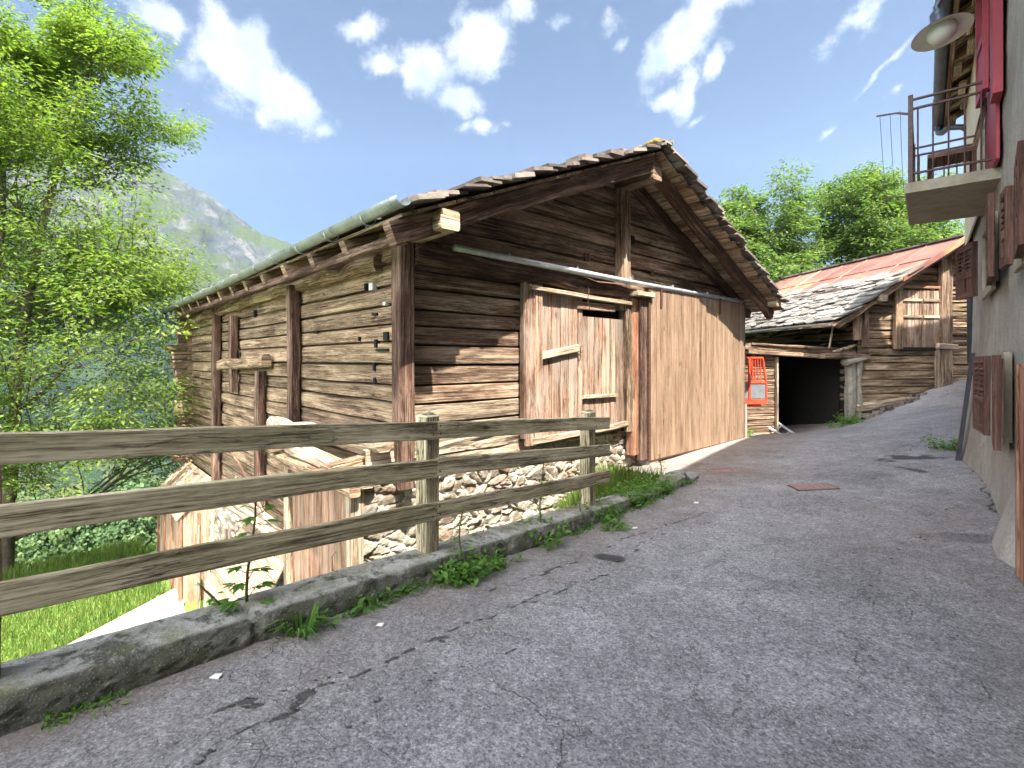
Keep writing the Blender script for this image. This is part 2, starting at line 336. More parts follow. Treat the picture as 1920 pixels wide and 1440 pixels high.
M['plaster'] = mineral('old_plaster', [(.28,(.18,.165,.14)),(.5,(.33,.31,.275)),(.72,(.46,.44,.40))], 1.6, 70., .012, .95, plaster_extra)
M['cream'] = mineral('cream_plaster', [(.3,(.5,.44,.33)),(.6,(.62,.57,.46))], 2., 60., .004, .95)
M['white'] = mineral('white_render', [(.3,(.55,.53,.5)),(.6,(.7,.68,.65))], 2., 60., .004, .95)
def stone_mat(name, plas=.5):
    m, nt, b, out = mat_new(name); g = G(nt); v = g.obj(); cell = g.attr('cell'); ed = g.attr('edge')
    base = g.ramp(cell, [(0,(.18,.13,.09)),(.3,(.27,.22,.175)),(.6,(.36,.31,.25)),(.8,(.27,.17,.105)),(1,(.21,.195,.18))])
    f = g.noise(v, 22, 8, .7); c = g.mix(g.map(f, .3, .7, 0, .5), base, (.14,.11,.08))
    mort = g.mix(g.noise(v, 30, 5, .7), (.30,.26,.205), (.42,.375,.30)); 
    pm = g.map(g.math('ADD', g.noise(v, 1.5, 6, .6), g.math('MULTIPLY', g.map(ed, .0, .05, 1, 0), .12)), plas, plas+.07)
    c = g.mix(pm, c, mort)
    c = g.mix(g.math('MULTIPLY', g.map(ed, .0, .035, 1, 0), g.math('SUBTRACT', .85, g.math('MULTIPLY', pm, .85))), c, (.07,.05,.035))
    g.l(c, b.inputs['Base Color']); b.inputs['Roughness'].default_value = .95
    g.l(g.bump(g.noise(v, 35, 8, .7), 1, .03), b.inputs['Normal']); return m
M['stone'] = stone_mat('rubble_stone', .50)
def metal(name, c1, c2, rough=.45, met=.7, sc_=6., bumpd=.001, rust=None, rustlo=.5):
    m, nt, b, out = mat_new(name); g = G(nt); v = g.obj(); a = g.noise(v, sc_, 7, .65)
    c = g.mix(g.map(a, .35, .65), c1, c2)
    if rust: c = g.mix(g.map(g.noise(v, sc_*.6, 8, .75), rustlo, rustlo+.08), c, rust)
    g.l(c, b.inputs['Base Color']); b.inputs['Metallic'].default_value = met; b.inputs['Roughness'].default_value = rough
    g.l(g.bump(g.noise(v, 30, 5), .5, bumpd), b.inputs['Normal']); return m
M['zinc'] = metal('weathered_zinc', (.26,.29,.29), (.4,.43,.43), .5, .55, 5., rust=(.2,.21,.19), rustlo=.55)
M['galv'] = metal('galvanised_pipe', (.38,.40,.42), (.55,.56,.57), .45, .5, 8.)
M['dark_metal'] = metal('dark_metal', (.035,.038,.045), (.06,.065,.075), .5, .4)
M['pipe_dark'] = metal('dark_gutter', (.055,.062,.08), (.09,.10,.12), .5, .4, 4.)
M['rust_iron'] = metal('rusty_iron', (.06,.03,.02), (.14,.07,.045), .8, .3, 20., .002)
M['rail_iron'] = metal('railing_iron', (.05,.03,.028), (.09,.055,.05), .6, .3, 20., .001)
M['lamp_paint'] = metal('lamp_enamel', (.05,.06,.085), (.07,.085,.115), .35, .2)
M['lamp_white'] = metal('lamp_white_enamel', (.68,.7,.72), (.74,.76,.78), .35, .0)
M['orange'] = metal('orange_paint', (.62,.055,.022), (.72,.085,.035), .45, .0, 10.)
M['grey_panel'] = metal('grey_panel', (.17,.18,.2), (.22,.23,.25), .5, .2)
M['red_paint'] = metal('red_shutter_paint', (.25,.025,.042), (.33,.045,.065), .6, .0, 3.)
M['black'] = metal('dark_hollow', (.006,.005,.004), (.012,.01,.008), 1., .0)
M['manhole'] = metal('rusty_manhole', (.20,.13,.12), (.32,.23,.215), .75, .1, 20., .002)
def rust_roof():
    m, nt, b, out = mat_new('rusty_sheet'); g = G(nt); v, r = g.uvr()
    a = g.noise(g.scale(v, (1, 1, 1)), .8, 7, .65, .6)
    c = g.ramp(g.math('ADD', a, g.math('MULTIPLY', g.math('SUBTRACT', r, .5), .16)), [(.3,(.13,.052,.042)),(.46,(.18,.075,.06)),(.56,(.22,.10,.078)),(.63,(.34,.17,.085)),(.74,(.42,.30,.21))])
    g.l(c, b.inputs['Base Color']); b.inputs['Roughness'].default_value = .65; b.inputs['Metallic'].default_value = .1
    g.l(g.bump(g.noise(v, 3, 4), .4, .01), b.inputs['Normal']); return m
M['rust_roof'] = rust_roof()
def glass_mat():
    m, nt, b, out = mat_new('window_glass'); b.inputs['Base Color'].default_value = (.02,.025,.03,1); b.inputs['Roughness'].default_value = .06; b.inputs['Specular IOR Level'].default_value = .8; return m
M['glass'] = glass_mat()
def globe():
    m, nt, b, out = mat_new('lamp_globe'); b.inputs['Base Color'].default_value = (.62,.64,.66,1); b.inputs['Roughness'].default_value = .25; b.inputs['Subsurface Weight'].default_value = .3; b.inputs['Subsurface Radius'].default_value = (.1,.1,.1); return m
M['globe'] = globe()
def leafmat(name, c1, c2, c3, trans=.45):
    m, nt, b, out = mat_new(name); g = G(nt); r = g.attr('rnd')
    c = g.ramp(r, [(0, c1), (.5, c2), (1, c3)])
    c = g.mix(g.map(g.noise(g.geo(), .9, 3), .35, .65, 0, .35), c, c1)
    g.l(c, b.inputs['Base Color']); b.inputs['Roughness'].default_value = .55; b.inputs['Specular IOR Level'].default_value = .3
    t = g.n('ShaderNodeBsdfTranslucent'); tc = g.mix(1., c, (1.5,1.65,.7), 'MULTIPLY'); g.l(tc, t.inputs['Color'])
    ms = g.n('ShaderNodeMixShader'); ms.inputs[0].default_value = trans; g.l(b.outputs[0], ms.inputs[1]); g.l(t.outputs[0], ms.inputs[2]); g.l(ms.outputs[0], out.inputs[0]); return m
M['ash_leaf'] = leafmat('ash_leaf', (.07,.125,.028), (.13,.19,.04), (.24,.29,.07), .5)
M['walnut_leaf'] = leafmat('walnut_leaf', (.035,.08,.03), (.10,.155,.045), (.20,.25,.075), .45)
M['weed_leaf'] = leafmat('weed_leaf', (.055,.14,.025), (.11,.23,.04), (.20,.33,.07), .4)
M['grass_blade'] = leafmat('grass_blade', (.055,.115,.02), (.11,.17,.03), (.20,.23,.07), .4)
M['far_leaf'] = leafmat('far_leaf', (.05,.095,.04), (.085,.145,.05), (.14,.20,.065), .3)
M['bark'] = mineral('bark', [(.3,(.035,.028,.02)),(.5,(.09,.072,.052)),(.7,(.19,.165,.13))], 9., 60., .02, .95)
M['stem'] = mineral('weed_stem', [(.3,(.07,.05,.03)),(.7,(.13,.14,.05))], 9., 60., .001, .8)

# ------------------------------------------------------------------ ground shape
CP = Vector((-2.12, 2.09)); CU = Vector((.648, .762)); CR = Vector((.762, -.648))
def fe(x, y): dx, dy = x-CP.x, y-CP.y; return dx*CU.x+dy*CU.y, dx*CR.x+dy*CR.y
def xy(f, e): return CP.x+f*CU.x+e*CR.x, CP.y+f*CU.y+e*CR.y
_pts = [(-5,.1,.40),(-3,.1,.33),(0,.1,.17),(2.3,.1,.02),(4.65,.1,-.13),(7,.1,-.16),(9.5,-.5,-.16),(12.6,-.6,-.17),(14,-.6,-.28),(16.4,-.15,-.49),(16.5,1.17,-.06),(17.3,2.0,.34),(18.1,2.7,.74),(19.5,2.7,.95),
        (-3,3.4,.2),(0,3.0,.05),(3,3.4,.02),(5.8,3.46,.10),(8.3,3.4,.17),(10.9,3.37,.29),(14,3.0,.45),(5.,1.8,-.03),(9,1.5,-.02),(13,1.3,.0),(20,6,1.2),(12,7,.6),(0,7,.1),(-6,5,.3),(22,0,-.3),(24,4,1.3),(17,-4,-.7),(12,-5,-.4),(4,-5,-.3)]
_P = np.array([(a, b) for a, b, c in _pts]); _Z = np.array([c for a, b, c in _pts])
def _tps(r2): return np.where(r2 > 1e-9, .5*r2*np.log(np.maximum(r2, 1e-12)), 0)
_d2 = ((_P[:,None]-_P[None])**2).sum(-1); _K = _tps(_d2)+np.eye(len(_P))*.15
_A = np.zeros((len(_P)+3,)*2); _A[:len(_P),:len(_P)] = _K; _A[:len(_P),-3] = 1; _A[:len(_P),-2:] = _P; _A[-3,:len(_P)] = 1; _A[-2:,:len(_P)] = _P.T
_W = np.linalg.solve(_A, np.append(_Z, [0,0,0]))
def road_fe(f, e):
    f = np.atleast_1d(np.asarray(f, float)); e = np.atleast_1d(np.asarray(e, float)); o = np.zeros(f.shape)
    for i in range(len(_P)): o += _W[i]*_tps((f-_P[i,0])**2+(e-_P[i,1])**2)
    return o+_W[-3]+_W[-2]*f+_W[-1]*e
def road_z(x, y): f, e = fe(x, y); return float(road_fe(f, e)[0])
def sstep(a, b, x): t = np.clip((x-a)/(b-a), 0, 1); return t*t*(3-2*t)
def ntex(x, y, seed, sc_):                 # cheap tiling-free value noise on arrays
    x = x*sc_+seed*17.3; y = y*sc_+seed*5.1; xi = np.floor(x).astype(np.int64); yi = np.floor(y).astype(np.int64); fx = x-xi; fy = y-yi
    def h(a, b): n = (a*374761393+b*668265263+seed*1274126177) & 0x7fffffff; n = ((n ^ (n >> 13))*1274126177) & 0x7fffffff; return ((n ^ (n >> 16)) & 0xffff)/65535.
    sx = fx*fx*(3-2*fx); sy = fy*fy*(3-2*fy)
    return (h(xi,yi)*(1-sx)+h(xi+1,yi)*sx)*(1-sy)+(h(xi,yi+1)*(1-sx)+h(xi+1,yi+1)*sx)*sy
def fbm(x, y, seed, sc_, o=5, ro=.5):
    s = 0; a = 1; t = 0
    for i in range(o): s = s+a*ntex(x, y, seed+i, sc_*2**i); t += a; a *= ro
    return s/t
CTOP = lambda f: .316-.066*f-.0*max(0, f-4.65)   # top of the kerb wall
_df = [-12,-3,1.6,3.0,4.2,5.1,5.8,6.6,7.3,9]; _dz = [-4.2,-4.15,-3.6,-2.7,-1.6,-.75,-.38,-.24,-.18,-.16]
def bank_fe(f, e):
    z = np.interp(f, _df, _dz); g = -np.asarray(e)
    k = sstep(.6, 3.2, g)*sstep(7.0, 4.5, f)
    z = z*(1-k)+(-4.15)*k
    far = np.maximum(0, g-16.5); z = z-far*.95-np.maximum(0, -f-6)*.1
    z = z-np.maximum(0, np.asarray(f)-12.2)*.75*sstep(4, 7, g)
    return z

def grid_mesh(name, X, Y, Z, mat, keep=None, attrs=None, smooth=True, kind='structure'):
    ny, nx = X.shape; vs = np.stack([X, Y, Z], -1).reshape(-1, 3)
    i = np.arange((ny-1)*(nx-1)); r_ = i//(nx-1); c_ = i % (nx-1); a = r_*nx+c_
    fs = np.stack([a, a+1, a+nx+1, a+nx], 1)
    if keep is not None: fs = fs[keep.reshape(-1)[fs].all(1)]
    me = bpy.data.meshes.new(name); me.from_pydata(vs.tolist(), [], fs.tolist())
    for k, v in (attrs or {}).items():
        at = me.attributes.new(k, 'FLOAT', 'POINT'); at.data.foreach_set('value', v.reshape(-1).astype(np.float32))
    me.materials.append(mat); me.polygons.foreach_set('use_smooth', [smooth]*len(me.polygons)); me.update()
    o = bpy.data.objects.new(name, me); col.objects.link(o)
    if kind: o['kind'] = kind
    return o

# ---- road
def asphalt():
    m, nt, b, out = mat_new('old_asphalt'); g = G(nt); v = g.geo(); ck = g.attr('crack'); dirt = g.attr('dirt'); st = g.attr('stain')
    big = g.noise(v, .9, 6, .65); mid = g.noise(v, 5, 7, .7); fine = g.noise(v, 75, 6, .85)
    gr_ = g.noise(v, 28, 5, .8)
    k = g.math('ADD', g.math('MULTIPLY', big, .15), g.math('ADD', g.math('MULTIPLY', mid, .13), g.math('ADD', g.math('MULTIPLY', fine, .48), g.math('MULTIPLY', gr_, .30))))
    k = g.math('SUBTRACT', k, .025)
    c = g.ramp(k, [(.40,(.06,.058,.064)),(.465,(.165,.162,.172)),(.525,(.29,.285,.298)),(.59,(.54,.535,.55))])
    vo = g.n('ShaderNodeTexVoronoi'); g.l(v, vo.inputs['Vector']); vo.inputs['Scale'].default_value = 95
    chip = g.map(vo.outputs['Color'], .0, 1.); cc = g.n('ShaderNodeSeparateColor'); g.l(vo.outputs['Color'], cc.inputs[0])
    c = g.mix(g.math('MULTIPLY', g.map(cc.outputs[0], .5, 1.), .3), c, (.36,.34,.33))
    c = g.mix(g.math('MULTIPLY', g.map(cc.outputs[1], .8, .88), .45), c, (.045,.043,.048))
    sp = g.map(cc.outputs[2], .965, .985); c = g.mix(g.math('MULTIPLY', g.math('MULTIPLY', sp, g.map(vo.outputs['Distance'], .25, .4, 1, 0)), .8), c, (.75,.73,.7))
    c = g.mix(g.math('MULTIPLY', dirt, g.map(g.noise(v, 3, 6, .7), .3, .6, .2, .85)), c, (.19,.145,.11))
    c = g.mix(st, c, (.028,.027,.03))
    # fine network of hairline cracks
    wv = g.n('ShaderNodeVectorMath', operation='ADD'); g.l(v, wv.inputs[0]); dn = g.n('ShaderNodeTexNoise'); g.l(v, dn.inputs['Vector']); dn.inputs['Scale'].default_value = 2.2; dn.inputs['Detail'].default_value = 6
    sc1 = g.n('ShaderNodeVectorMath', operation='SCALE'); g.l(dn.outputs['Color'], sc1.inputs[0]); sc1.inputs['Scale'].default_value = .75; g.l(sc1.outputs[0], wv.inputs[1])
    v2 = g.n('ShaderNodeTexVoronoi', feature='DISTANCE_TO_EDGE'); g.l(wv.outputs[0], v2.inputs['Vector']); v2.inputs['Scale'].default_value = 1.5
    hl = g.map(v2.outputs['Distance'], .002, .011, 1, 0); hm = g.map(g.noise(v, .8, 4, .6), .44, .56)
    v3 = g.n('ShaderNodeTexVoronoi', feature='DISTANCE_TO_EDGE'); g.l(wv.outputs[0], v3.inputs['Vector']); v3.inputs['Scale'].default_value = 5.5
    hl3 = g.math('MULTIPLY', g.map(v3.outputs['Distance'], .004, .03, 1, 0), g.map(g.noise(v, 1.3, 4, .6), .52, .6))
    hair = g.math('MAXIMUM', g.math('MULTIPLY', g.math('MULTIPLY', hl, hm), .7), g.math('MULTIPLY', hl3, .45))
    ckk = g.math('MAXIMUM', g.map(g.math('ADD', ck, g.math('MULTIPLY', g.math('SUBTRACT', g.noise(v, 60, 3), .5), .5)), .38, .6), g.math('MULTIPLY', hair, .75))
    c = g.mix(g.math('MULTIPLY', ckk, .78), c, (.035,.03,.028))
    g.l(c, b.inputs['Base Color']); b.inputs['Roughness'].default_value = .82; b.inputs['Specular IOR Level'].default_value = .35
    h = g.math('ADD', g.math('MULTIPLY', fine, .5), g.math('SUBTRACT', g.math('MULTIPLY', cc.outputs[0], .35), g.math('MULTIPLY', ckk, 1.6)))
    g.l(g.bump(h, 1., .010, g.bump(mid, .6, .03)), b.inputs['Normal']); return m
M['asphalt'] = asphalt()
def gpt(u, v):                              # ground point under a photo pixel (used for cracks and marks on the road)
    D = 6.
    for _ in range(40):
        x = (u-960)/F*D; z = road_z(x, D); D = .5*D+.5*(EYE-z)*F/max(20, v-HZ)
    return (u-960)/F*D, D
def build_road():
    f0 = np.concatenate([np.arange(-4, -1, .08), np.arange(-1, 6.5, .028), np.arange(6.5, 11, .05), np.arange(11, 26, .12)])
    e0 = np.concatenate([np.arange(-7, -.6, .15), np.arange(-.6, 3.9, .028), np.arange(3.9, 14, .25)])
    FF, EE = np.meshgrid(f0, e0); Z = road_fe(FF.ravel(), EE.ravel()).reshape(FF.shape)
    X = CP.x+FF*CU.x+EE*CR.x; Y = CP.y+FF*CU.y+EE*CR.y
    Z = Z+(fbm(X, Y, 3, .8, 3)-.5)*.03+(fbm(X, Y, 9, 4, 3)-.5)*.008
    crack = np.zeros(X.shape); stain = np.zeros(X.shape)
    def line(pix, w, amt=1.):
        P = [gpt(*p) for p in pix]
        for (a, b) in zip(P[:-1], P[1:]):
            dx, dy = b[0]-a[0], b[1]-a[1]; L2 = dx*dx+dy*dy
            wx = X+(fbm(X, Y, 21, 5, 4)-.5)*.25; wy = Y+(fbm(X, Y, 31, 5, 4)-.5)*.25
            t = np.clip(((wx-a[0])*dx+(wy-a[1])*dy)/L2, 0, 1); d = np.hypot(wx-a[0]-t*dx, wy-a[1]-t*dy)
            np.maximum(crack, amt*np.clip(1-d/(w*(.7+.6*fbm(X, Y, 41, 3, 3))), 0, 1), out=crack)
    line([(350,1435),(480,1360),(600,1300),(700,1250),(820,1200)], .026, .9); line([(820,1200),(960,1140),(1010,1110)], .02, .9); line([(300,1400),(420,1350),(560,1300),(640,1262)], .012, .8); line([(560,1390),(700,1320),(860,1250),(1000,1200)], .010, .75)
    line([(960,1140),(1100,1090),(1180,1040),(1260,980)], .014, .8)
    
    line([(1330,960),(1200,1000),(1050,1060),(900,1110)], .018, .8)
    line([(1500,1100),(1620,1200),(1650,1320)], .010, .6)
    line([(1850,1000),(1700,1010),(1600,1120)], .015, .7)
    line([(1830,870),(1850,930),(1895,990)], .03, .9)
    line([(1750,800),(1700,850),(1770,880)], .02, .7)
    for (u, v, r1, r2, a) in [(1700,858,.38,.16,1.),(1706,880,.07,.18,1.),(1150,1046,.16,.05,1.2),(1820,1010,.3,.10,.5),(1300,870,.4,.1,.25),(1610,900,.5,.3,.25)]:
        p = gpt(u, v); d = np.hypot((X-p[0])/r1, (Y-p[1])/(r2*2)); d = d+(fbm(X, Y, 51, 6, 4)-.5)*1.6
        stain = np.maximum(stain, a*sstep(1., .6, d))
    dirt = np.maximum(sstep(.55, .12, EE)*.9, sstep(1.3, .1, EE)*sstep(-4, 4, FF)*.75)
    gx, gy = gpt(1350, 880); dirt = np.maximum(dirt, .9*sstep(1.5, .2, np.hypot(X-gx, Y-gy)))
    wx, wy = gpt(1780, 1000); dirt = np.maximum(dirt, .5*sstep(2., .2, np.hypot(X-wx, Y-wy)))
    dirt = np.maximum(dirt, .5*sstep(3.0, 3.5, EE))
    Z = Z-crack.clip(0, 1)*.012
    keep = ~((FF < 7.15) & (EE < .06))
    return grid_mesh('road', X, Y, Z, M['asphalt'], keep, {'crack': crack, 'dirt': dirt, 'stain': np.clip(stain, 0, 1)*.85})
build_road()

# ---- kerb wall with retaining back
def build_curb():
    f0 = np.arange(-5, 7.16, .035)
    prof = []                                # (e, kind) from the road side over the top and down the back
    N = 46; U = np.linspace(0, 1, N)
    FF, UU = np.meshgrid(f0, U)
    top = .316-.066*FF; wdt = .30-.02*(FF-2)*.3
    rz = road_fe(FF.ravel(), np.full(FF.size, .12)).reshape(FF.shape)-.06
    top = np.where(FF > 5.2, np.maximum(top-.03*(FF-5.2), rz+.12), top)
    bz = bank_fe(FF, np.full(FF.shape, -.3))-.3
    E = np.zeros(FF.shape); Z = np.zeros(FF.shape)
    a, b = .28, .62
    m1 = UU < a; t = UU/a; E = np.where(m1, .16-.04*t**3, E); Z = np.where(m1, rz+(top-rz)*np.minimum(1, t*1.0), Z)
    m2 = (UU >= a) & (UU < b); t = (UU-a)/(b-a); E = np.where(m2, .12-t*(.12+wdt-.12), E); Z = np.where(m2, top+.012*np.sin(t*math.pi), Z)
    m3 = UU >= b; t = (UU-b)/(1-b); E = np.where(m3, -wdt+.12-.06*t, E); Z = np.where(m3, top+(bz-top)*t, Z)
    nz = (fbm(FF*1.0, UU*1.4, 61, 4, 6, .62)-.5); nz2 = fbm(FF, UU*1.4, 71, 18, 4, .6)-.5
    nz3 = fbm(FF, UU*1.4, 81, 45, 3, .6)-.5; E = E+nz*.03*(UU < .95)+nz2*.03+nz3*.022; Z = Z+nz*.018+nz2*.02+nz3*.012
    for fj in (-1.1, .95, 3.05, 5.2):
        jd = np.exp(-((FF-fj+(fbm(FF*0, UU*2, 99, 6, 3)-.5)*.05)/.016)**2); Z = Z-jd*.03*(UU > .2); E = E-jd*.03*(UU < .3)
    Z = np.where(UU == 0, rz-.05, Z)
    X = CP.x+FF*CU.x+E*CR.x; Y = CP.y+FF*CU.y+E*CR.y
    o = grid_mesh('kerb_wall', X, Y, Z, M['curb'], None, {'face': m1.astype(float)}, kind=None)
    return tag(o, 'low mossy concrete kerb wall that carries the wooden fence along the road', 'wall')
build_curb()
def build_end_stone():
    mb = MB(); random.seed(3)
    for (f, e, l, w, h) in [(6.55,.08,.5,.26,.24),(7.0,.10,.42,.22,.16)]:
        bx, by = xy(f, e); z = road_z(bx, by); x2, y2 = xy(f+l, e-.02); mb.beam((bx,by,z+h*.25),(x2,y2,z+h*.22), w, h, ch=.06, wob=.05, seg=6)
    return tag(mb.build('kerb_stone', M['curb'], smooth=False), 'pale rounded kerb stones ending the kerb wall among weeds', 'stone')
build_end_stone()

# ---- meadow, bank, valley
def ground_mat():
    m, nt, b, out = mat_new('meadow_ground'); g = G(nt); v = g.geo()
    c = g.ramp(g.math('ADD', g.math('MULTIPLY', g.noise(v, .6, 5), .5), g.math('MULTIPLY', g.noise(v, 20, 5, .7), .5)), [(.35,(.06,.12,.02)),(.5,(.11,.2,.03)),(.65,(.2,.27,.06))])
    g.l(c, b.inputs['Base Color']); b.inputs['Roughness'].default_value = .95; g.l(g.bump(g.noise(v, 30, 4), 1, .04), b.inputs['Normal']); return m
M['ground'] = ground_mat()
fg = np.concatenate([np.arange(-14, -4, .4), np.arange(-4, 9.3, .12), np.arange(9.3, 40, .6)]); eg = np.concatenate([np.arange(-45, -12, 1.), np.arange(-12, -3, .25), np.arange(-3, .12, .1)])
FF, EE = np.meshgrid(fg, eg); Zb = bank_fe(FF, EE); Xb = CP.x+FF*CU.x+EE*CR.x; Yb = CP.y+FF*CU.y+EE*CR.y
Zb = Zb+(fbm(Xb, Yb, 5, .5, 4)-.5)*.12
grid_mesh('meadow', Xb, Yb, Zb, M['ground'], ~((FF > 7.4) & (EE > -2.5)))
def bank_z(x, y): f, e = fe(x, y); return float(bank_fe(f, e))

def valley():
    m, nt, b, out = mat_new('valley_ground'); g = G(nt); v = g.geo()
    sp = g.n('ShaderNodeSeparateXYZ'); g.l(v, sp.inputs[0]); nr = g.n('ShaderNodeSeparateXYZ'); g.l(g.n('ShaderNodeNewGeometry').outputs['Normal'], nr.inputs[0])
    fields = g.n('ShaderNodeTexVoronoi'); g.l(v, fields.inputs['Vector']); fields.inputs['Scale'].default_value = .011
    fc = g.n('ShaderNodeSeparateColor'); g.l(fields.outputs['Color'], fc.inputs[0])
    low = g.ramp(fc.outputs[0], [(0,(.07,.12,.03)),(.4,(.13,.18,.05)),(.7,(.22,.24,.08)),(1,(.10,.15,.045))])
    wood_ = g.map(g.noise(v, .009, 7, .7), .47, .53); low = g.mix(wood_, low, (.035,.07,.03))
    lots = g.noise(v, .05, 4, .7); low = g.mix(g.map(lots, .55, .6, 0, .6), low, (.04,.08,.035))
    rk = g.noise(v, .012, 9, .72); rk2 = g.noise(v, .004, 6, .6)
    rock = g.ramp(rk, [(.3,(.025,.03,.038)),(.48,(.055,.065,.072)),(.58,(.115,.115,.115)),(.7,(.19,.185,.18))])
    grass = g.mix(g.map(rk2, .46, .54), rock, (.055,.075,.032))
    hi = g.map(g.math('ADD', sp.outputs[2], g.math('MULTIPLY', g.math('SUBTRACT', rk2, .5), 900)), 120, 300)
    mid = g.mix(g.map(g.noise(v, .006, 8, .7), .42, .5), (.05,.08,.035), (.022,.042,.03))
    c = g.mix(g.map(sp.outputs[2], -260, -150), low, mid); c = g.mix(hi, c, grass)
    g.l(c, b.inputs['Base Color']); b.inputs['Roughness'].default_value = 1.; b.inputs['Specular IOR Level'].default_value = .05
    g.l(g.bump(rk, 1., 60.), b.inputs['Normal'])
    th = np.radians(np.concatenate([np.arange(-100, -66, 3.), np.arange(-66, -18, .14), np.arange(-18, 260, 4.)])); rr = np.concatenate([np.geomspace(24, 400, 50), np.geomspace(410, 1300, 50), np.linspace(1320, 4200, 200)])
    T, RR = np.meshgrid(th, rr); X = RR*np.sin(T); Y = RR*np.cos(T)
    az = np.degrees(T)
    # sight-line slope of the skyline by azimuth (v in photo pixels at tan(az))
    uu = 960+F*np.tan(np.clip(T, -1.2, .9)); vsky = np.interp(uu, [-1200,-300,0,130,250,320,380,430,490,530,620,900,2200], [-60,40,165,235,292,325,358,392,436,452,500,520,560])
    crest = 2700.; zc = EYE+(HZ-vsky)/F*crest*np.cos(T)
    back = (az > 62) | (az < -80); zc = np.where(back, 150., zc)
    fl = -300.; nz = fbm(X, Y, 13, .0011, 7, .55)-.5; nz2 = np.abs(fbm(X+nz*900, Y, 23, .0035, 6, .6)-.5)
    z = np.where(RR < 600, -9.5+(fl+9.5)*sstep(0, 1, (RR-24)/576.)**.8, fl)
    up = np.clip((RR-1050)/(crest-1050), 0, 1); rise = fl+(zc-fl)*(up**1.1)
    z = np.where(RR >= 1050, rise, z); z = np.where(RR > crest, zc-(RR-crest)*.4, z)
    amp = np.clip((RR-900)/900, 0, 1)*np.clip(1-np.abs(RR-crest)/150, 0, 1)*-1+np.clip((RR-900)/900, 0, 1)
    z = z+nz*330*amp-nz2*420*amp+np.clip((RR-60)/400, 0, 1)*(fbm(X, Y, 33, .01, 4)-.5)*30
    z = z+np.where((RR > crest-200), (fbm(X, Y, 43, .02, 4)-.5)*28, 0)
    z = np.where(RR < 26, -10.5, z)
    o = grid_mesh('valley_terrain', X, Y, z, m)
    return th, rr, z
_th, _rr, _vz = valley()
# ground on the uphill side and behind, out of view
mb = MB(); 
for (x0,x1,y0,y1) in [(-60,60,-60,-4.6),(14,60,-4.6,60),(-12,14,28,60)]: mb.quad((x0,y0,-.9),(x1,y0,-.9),(x1,y1,-.9),(x0,y1,-.9))
o = mb.build('village_ground', M['ground']); o['kind'] = 'structure'
def build_haze():
    m = bpy.data.materials.new('haze_air'); m.use_nodes = True; nt = m.node_tree; nt.nodes.clear()
    out = nt.nodes.new('ShaderNodeOutputMaterial'); pv = nt.nodes.new('ShaderNodeVolumePrincipled'); nt.links.new(pv.outputs[0], out.inputs['Volume'])
    pv.inputs['Color'].default_value = (.62,.80,1,1); pv.inputs['Density'].default_value = .00005; pv.inputs['Anisotropy'].default_value = .2
    mb = MB(); S = 4350; P = [(x, y, z) for z in (-1400, 1750) for (x, y) in ((-S,-S),(S,-S),(S,S),(-S,S))]; mb.v = P
    for q in ((3,2,1,0),(4,5,6,7),(0,1,5,4),(1,2,6,5),(2,3,7,6),(3,0,4,7)): mb.face(q, ((0,0),)*4, 0)
    o = mb.build('haze', m); o['kind'] = 'stuff'; return o
HAZE = True
if HAZE: build_haze()
# ================================================================== BARN in front
RZ = 5.13; RX = -.85; XL, XR = -5.12, 4.25; EL, ER = -5.62, 4.5; SL = .41; OV = .80; DEPTH = 12.1
def roofz(x): return RZ-SL*abs(x-RX)
def course(mb, x0, x1, z0, z1, y, th, wob=.02, cut=None, axis='x', r=None):
    """one hewn log; its ends may follow the roof line (cut)"""
    n = max(2, int(abs(x1-x0)/.28)); b = len(mb.v); r = random.random() if r is None else r; ph = random.random()*99
    off = random.uniform(-.012, .012); bulge = random.uniform(.008, .022)
    prof = [(-1,0),(-.86,.8),(-.3,1),(.3,1),(.86,.8),(1,0)]
    H = (z1-z0)/2; zc = (z0+z1)/2
    for k in range(n+1):
        t = k/n
        for (pz, py) in prof:
            zz = zc+pz*H*(.968)+wob*.5*noise.noise(Vector((ph+t*(x1-x0)*.9, pz*.6, 1)))*(1 if abs(pz) < 1 else .6)
            yy = y-off-bulge*py*1.3-(th*.0)+wob*.7*noise.noise(Vector((ph+t*(x1-x0)*2.1, pz*2, 5)))
            if abs(pz) == 1: yy = y+.05
            xx = x0+(x1-x0)*t
            if cut:
                lo, hi = cut(zz); xx = max(lo, min(hi, xx))
            mb.v.append((xx, yy, zz) if axis == 'x' else (yy, xx, zz))
    m = len(prof); per = [0, .06, .06+H*.6, .06+H*1.4, .12+H*1.9, .2+H*2]
    for k in range(n):
        for i in range(m-1):
            u0, u1 = (x1-x0)*k/n, (x1-x0)*(k+1)/n
            q = (b+k*m+i, b+(k+1)*m+i, b+(k+1)*m+i+1, b+k*m+i+1)
            if axis != 'x': q = q[::-1]; uvq = ((u0,per[i+1]),(u1,per[i+1]),(u1,per[i]),(u0,per[i]))
            else: uvq = ((u0,per[i]),(u1,per[i]),(u1,per[i+1]),(u0,per[i+1]))
            mb.face(q, uvq, r)
def logs(mb, x0, x1, z0, z1, y, hmin=.2, hmax=.3, cut=None, axis='x', breaks=(), wob=.014):
    z = z0
    while z < z1-.04:
        h = random.uniform(hmin, hmax)
        if z+h > z1-.08: h = z1-z
        xs = [x0]+sorted(breaks)+[x1]
        for a, b in zip(xs[:-1], xs[1:]): course(mb, a, b, z, z+h, y, .1, wob, cut, axis)
        z += h
random.seed(11)
barn = fempty('log_barn', B1, 'large weathered log barn with stone slate roof and tall brown sliding door', 'barn')
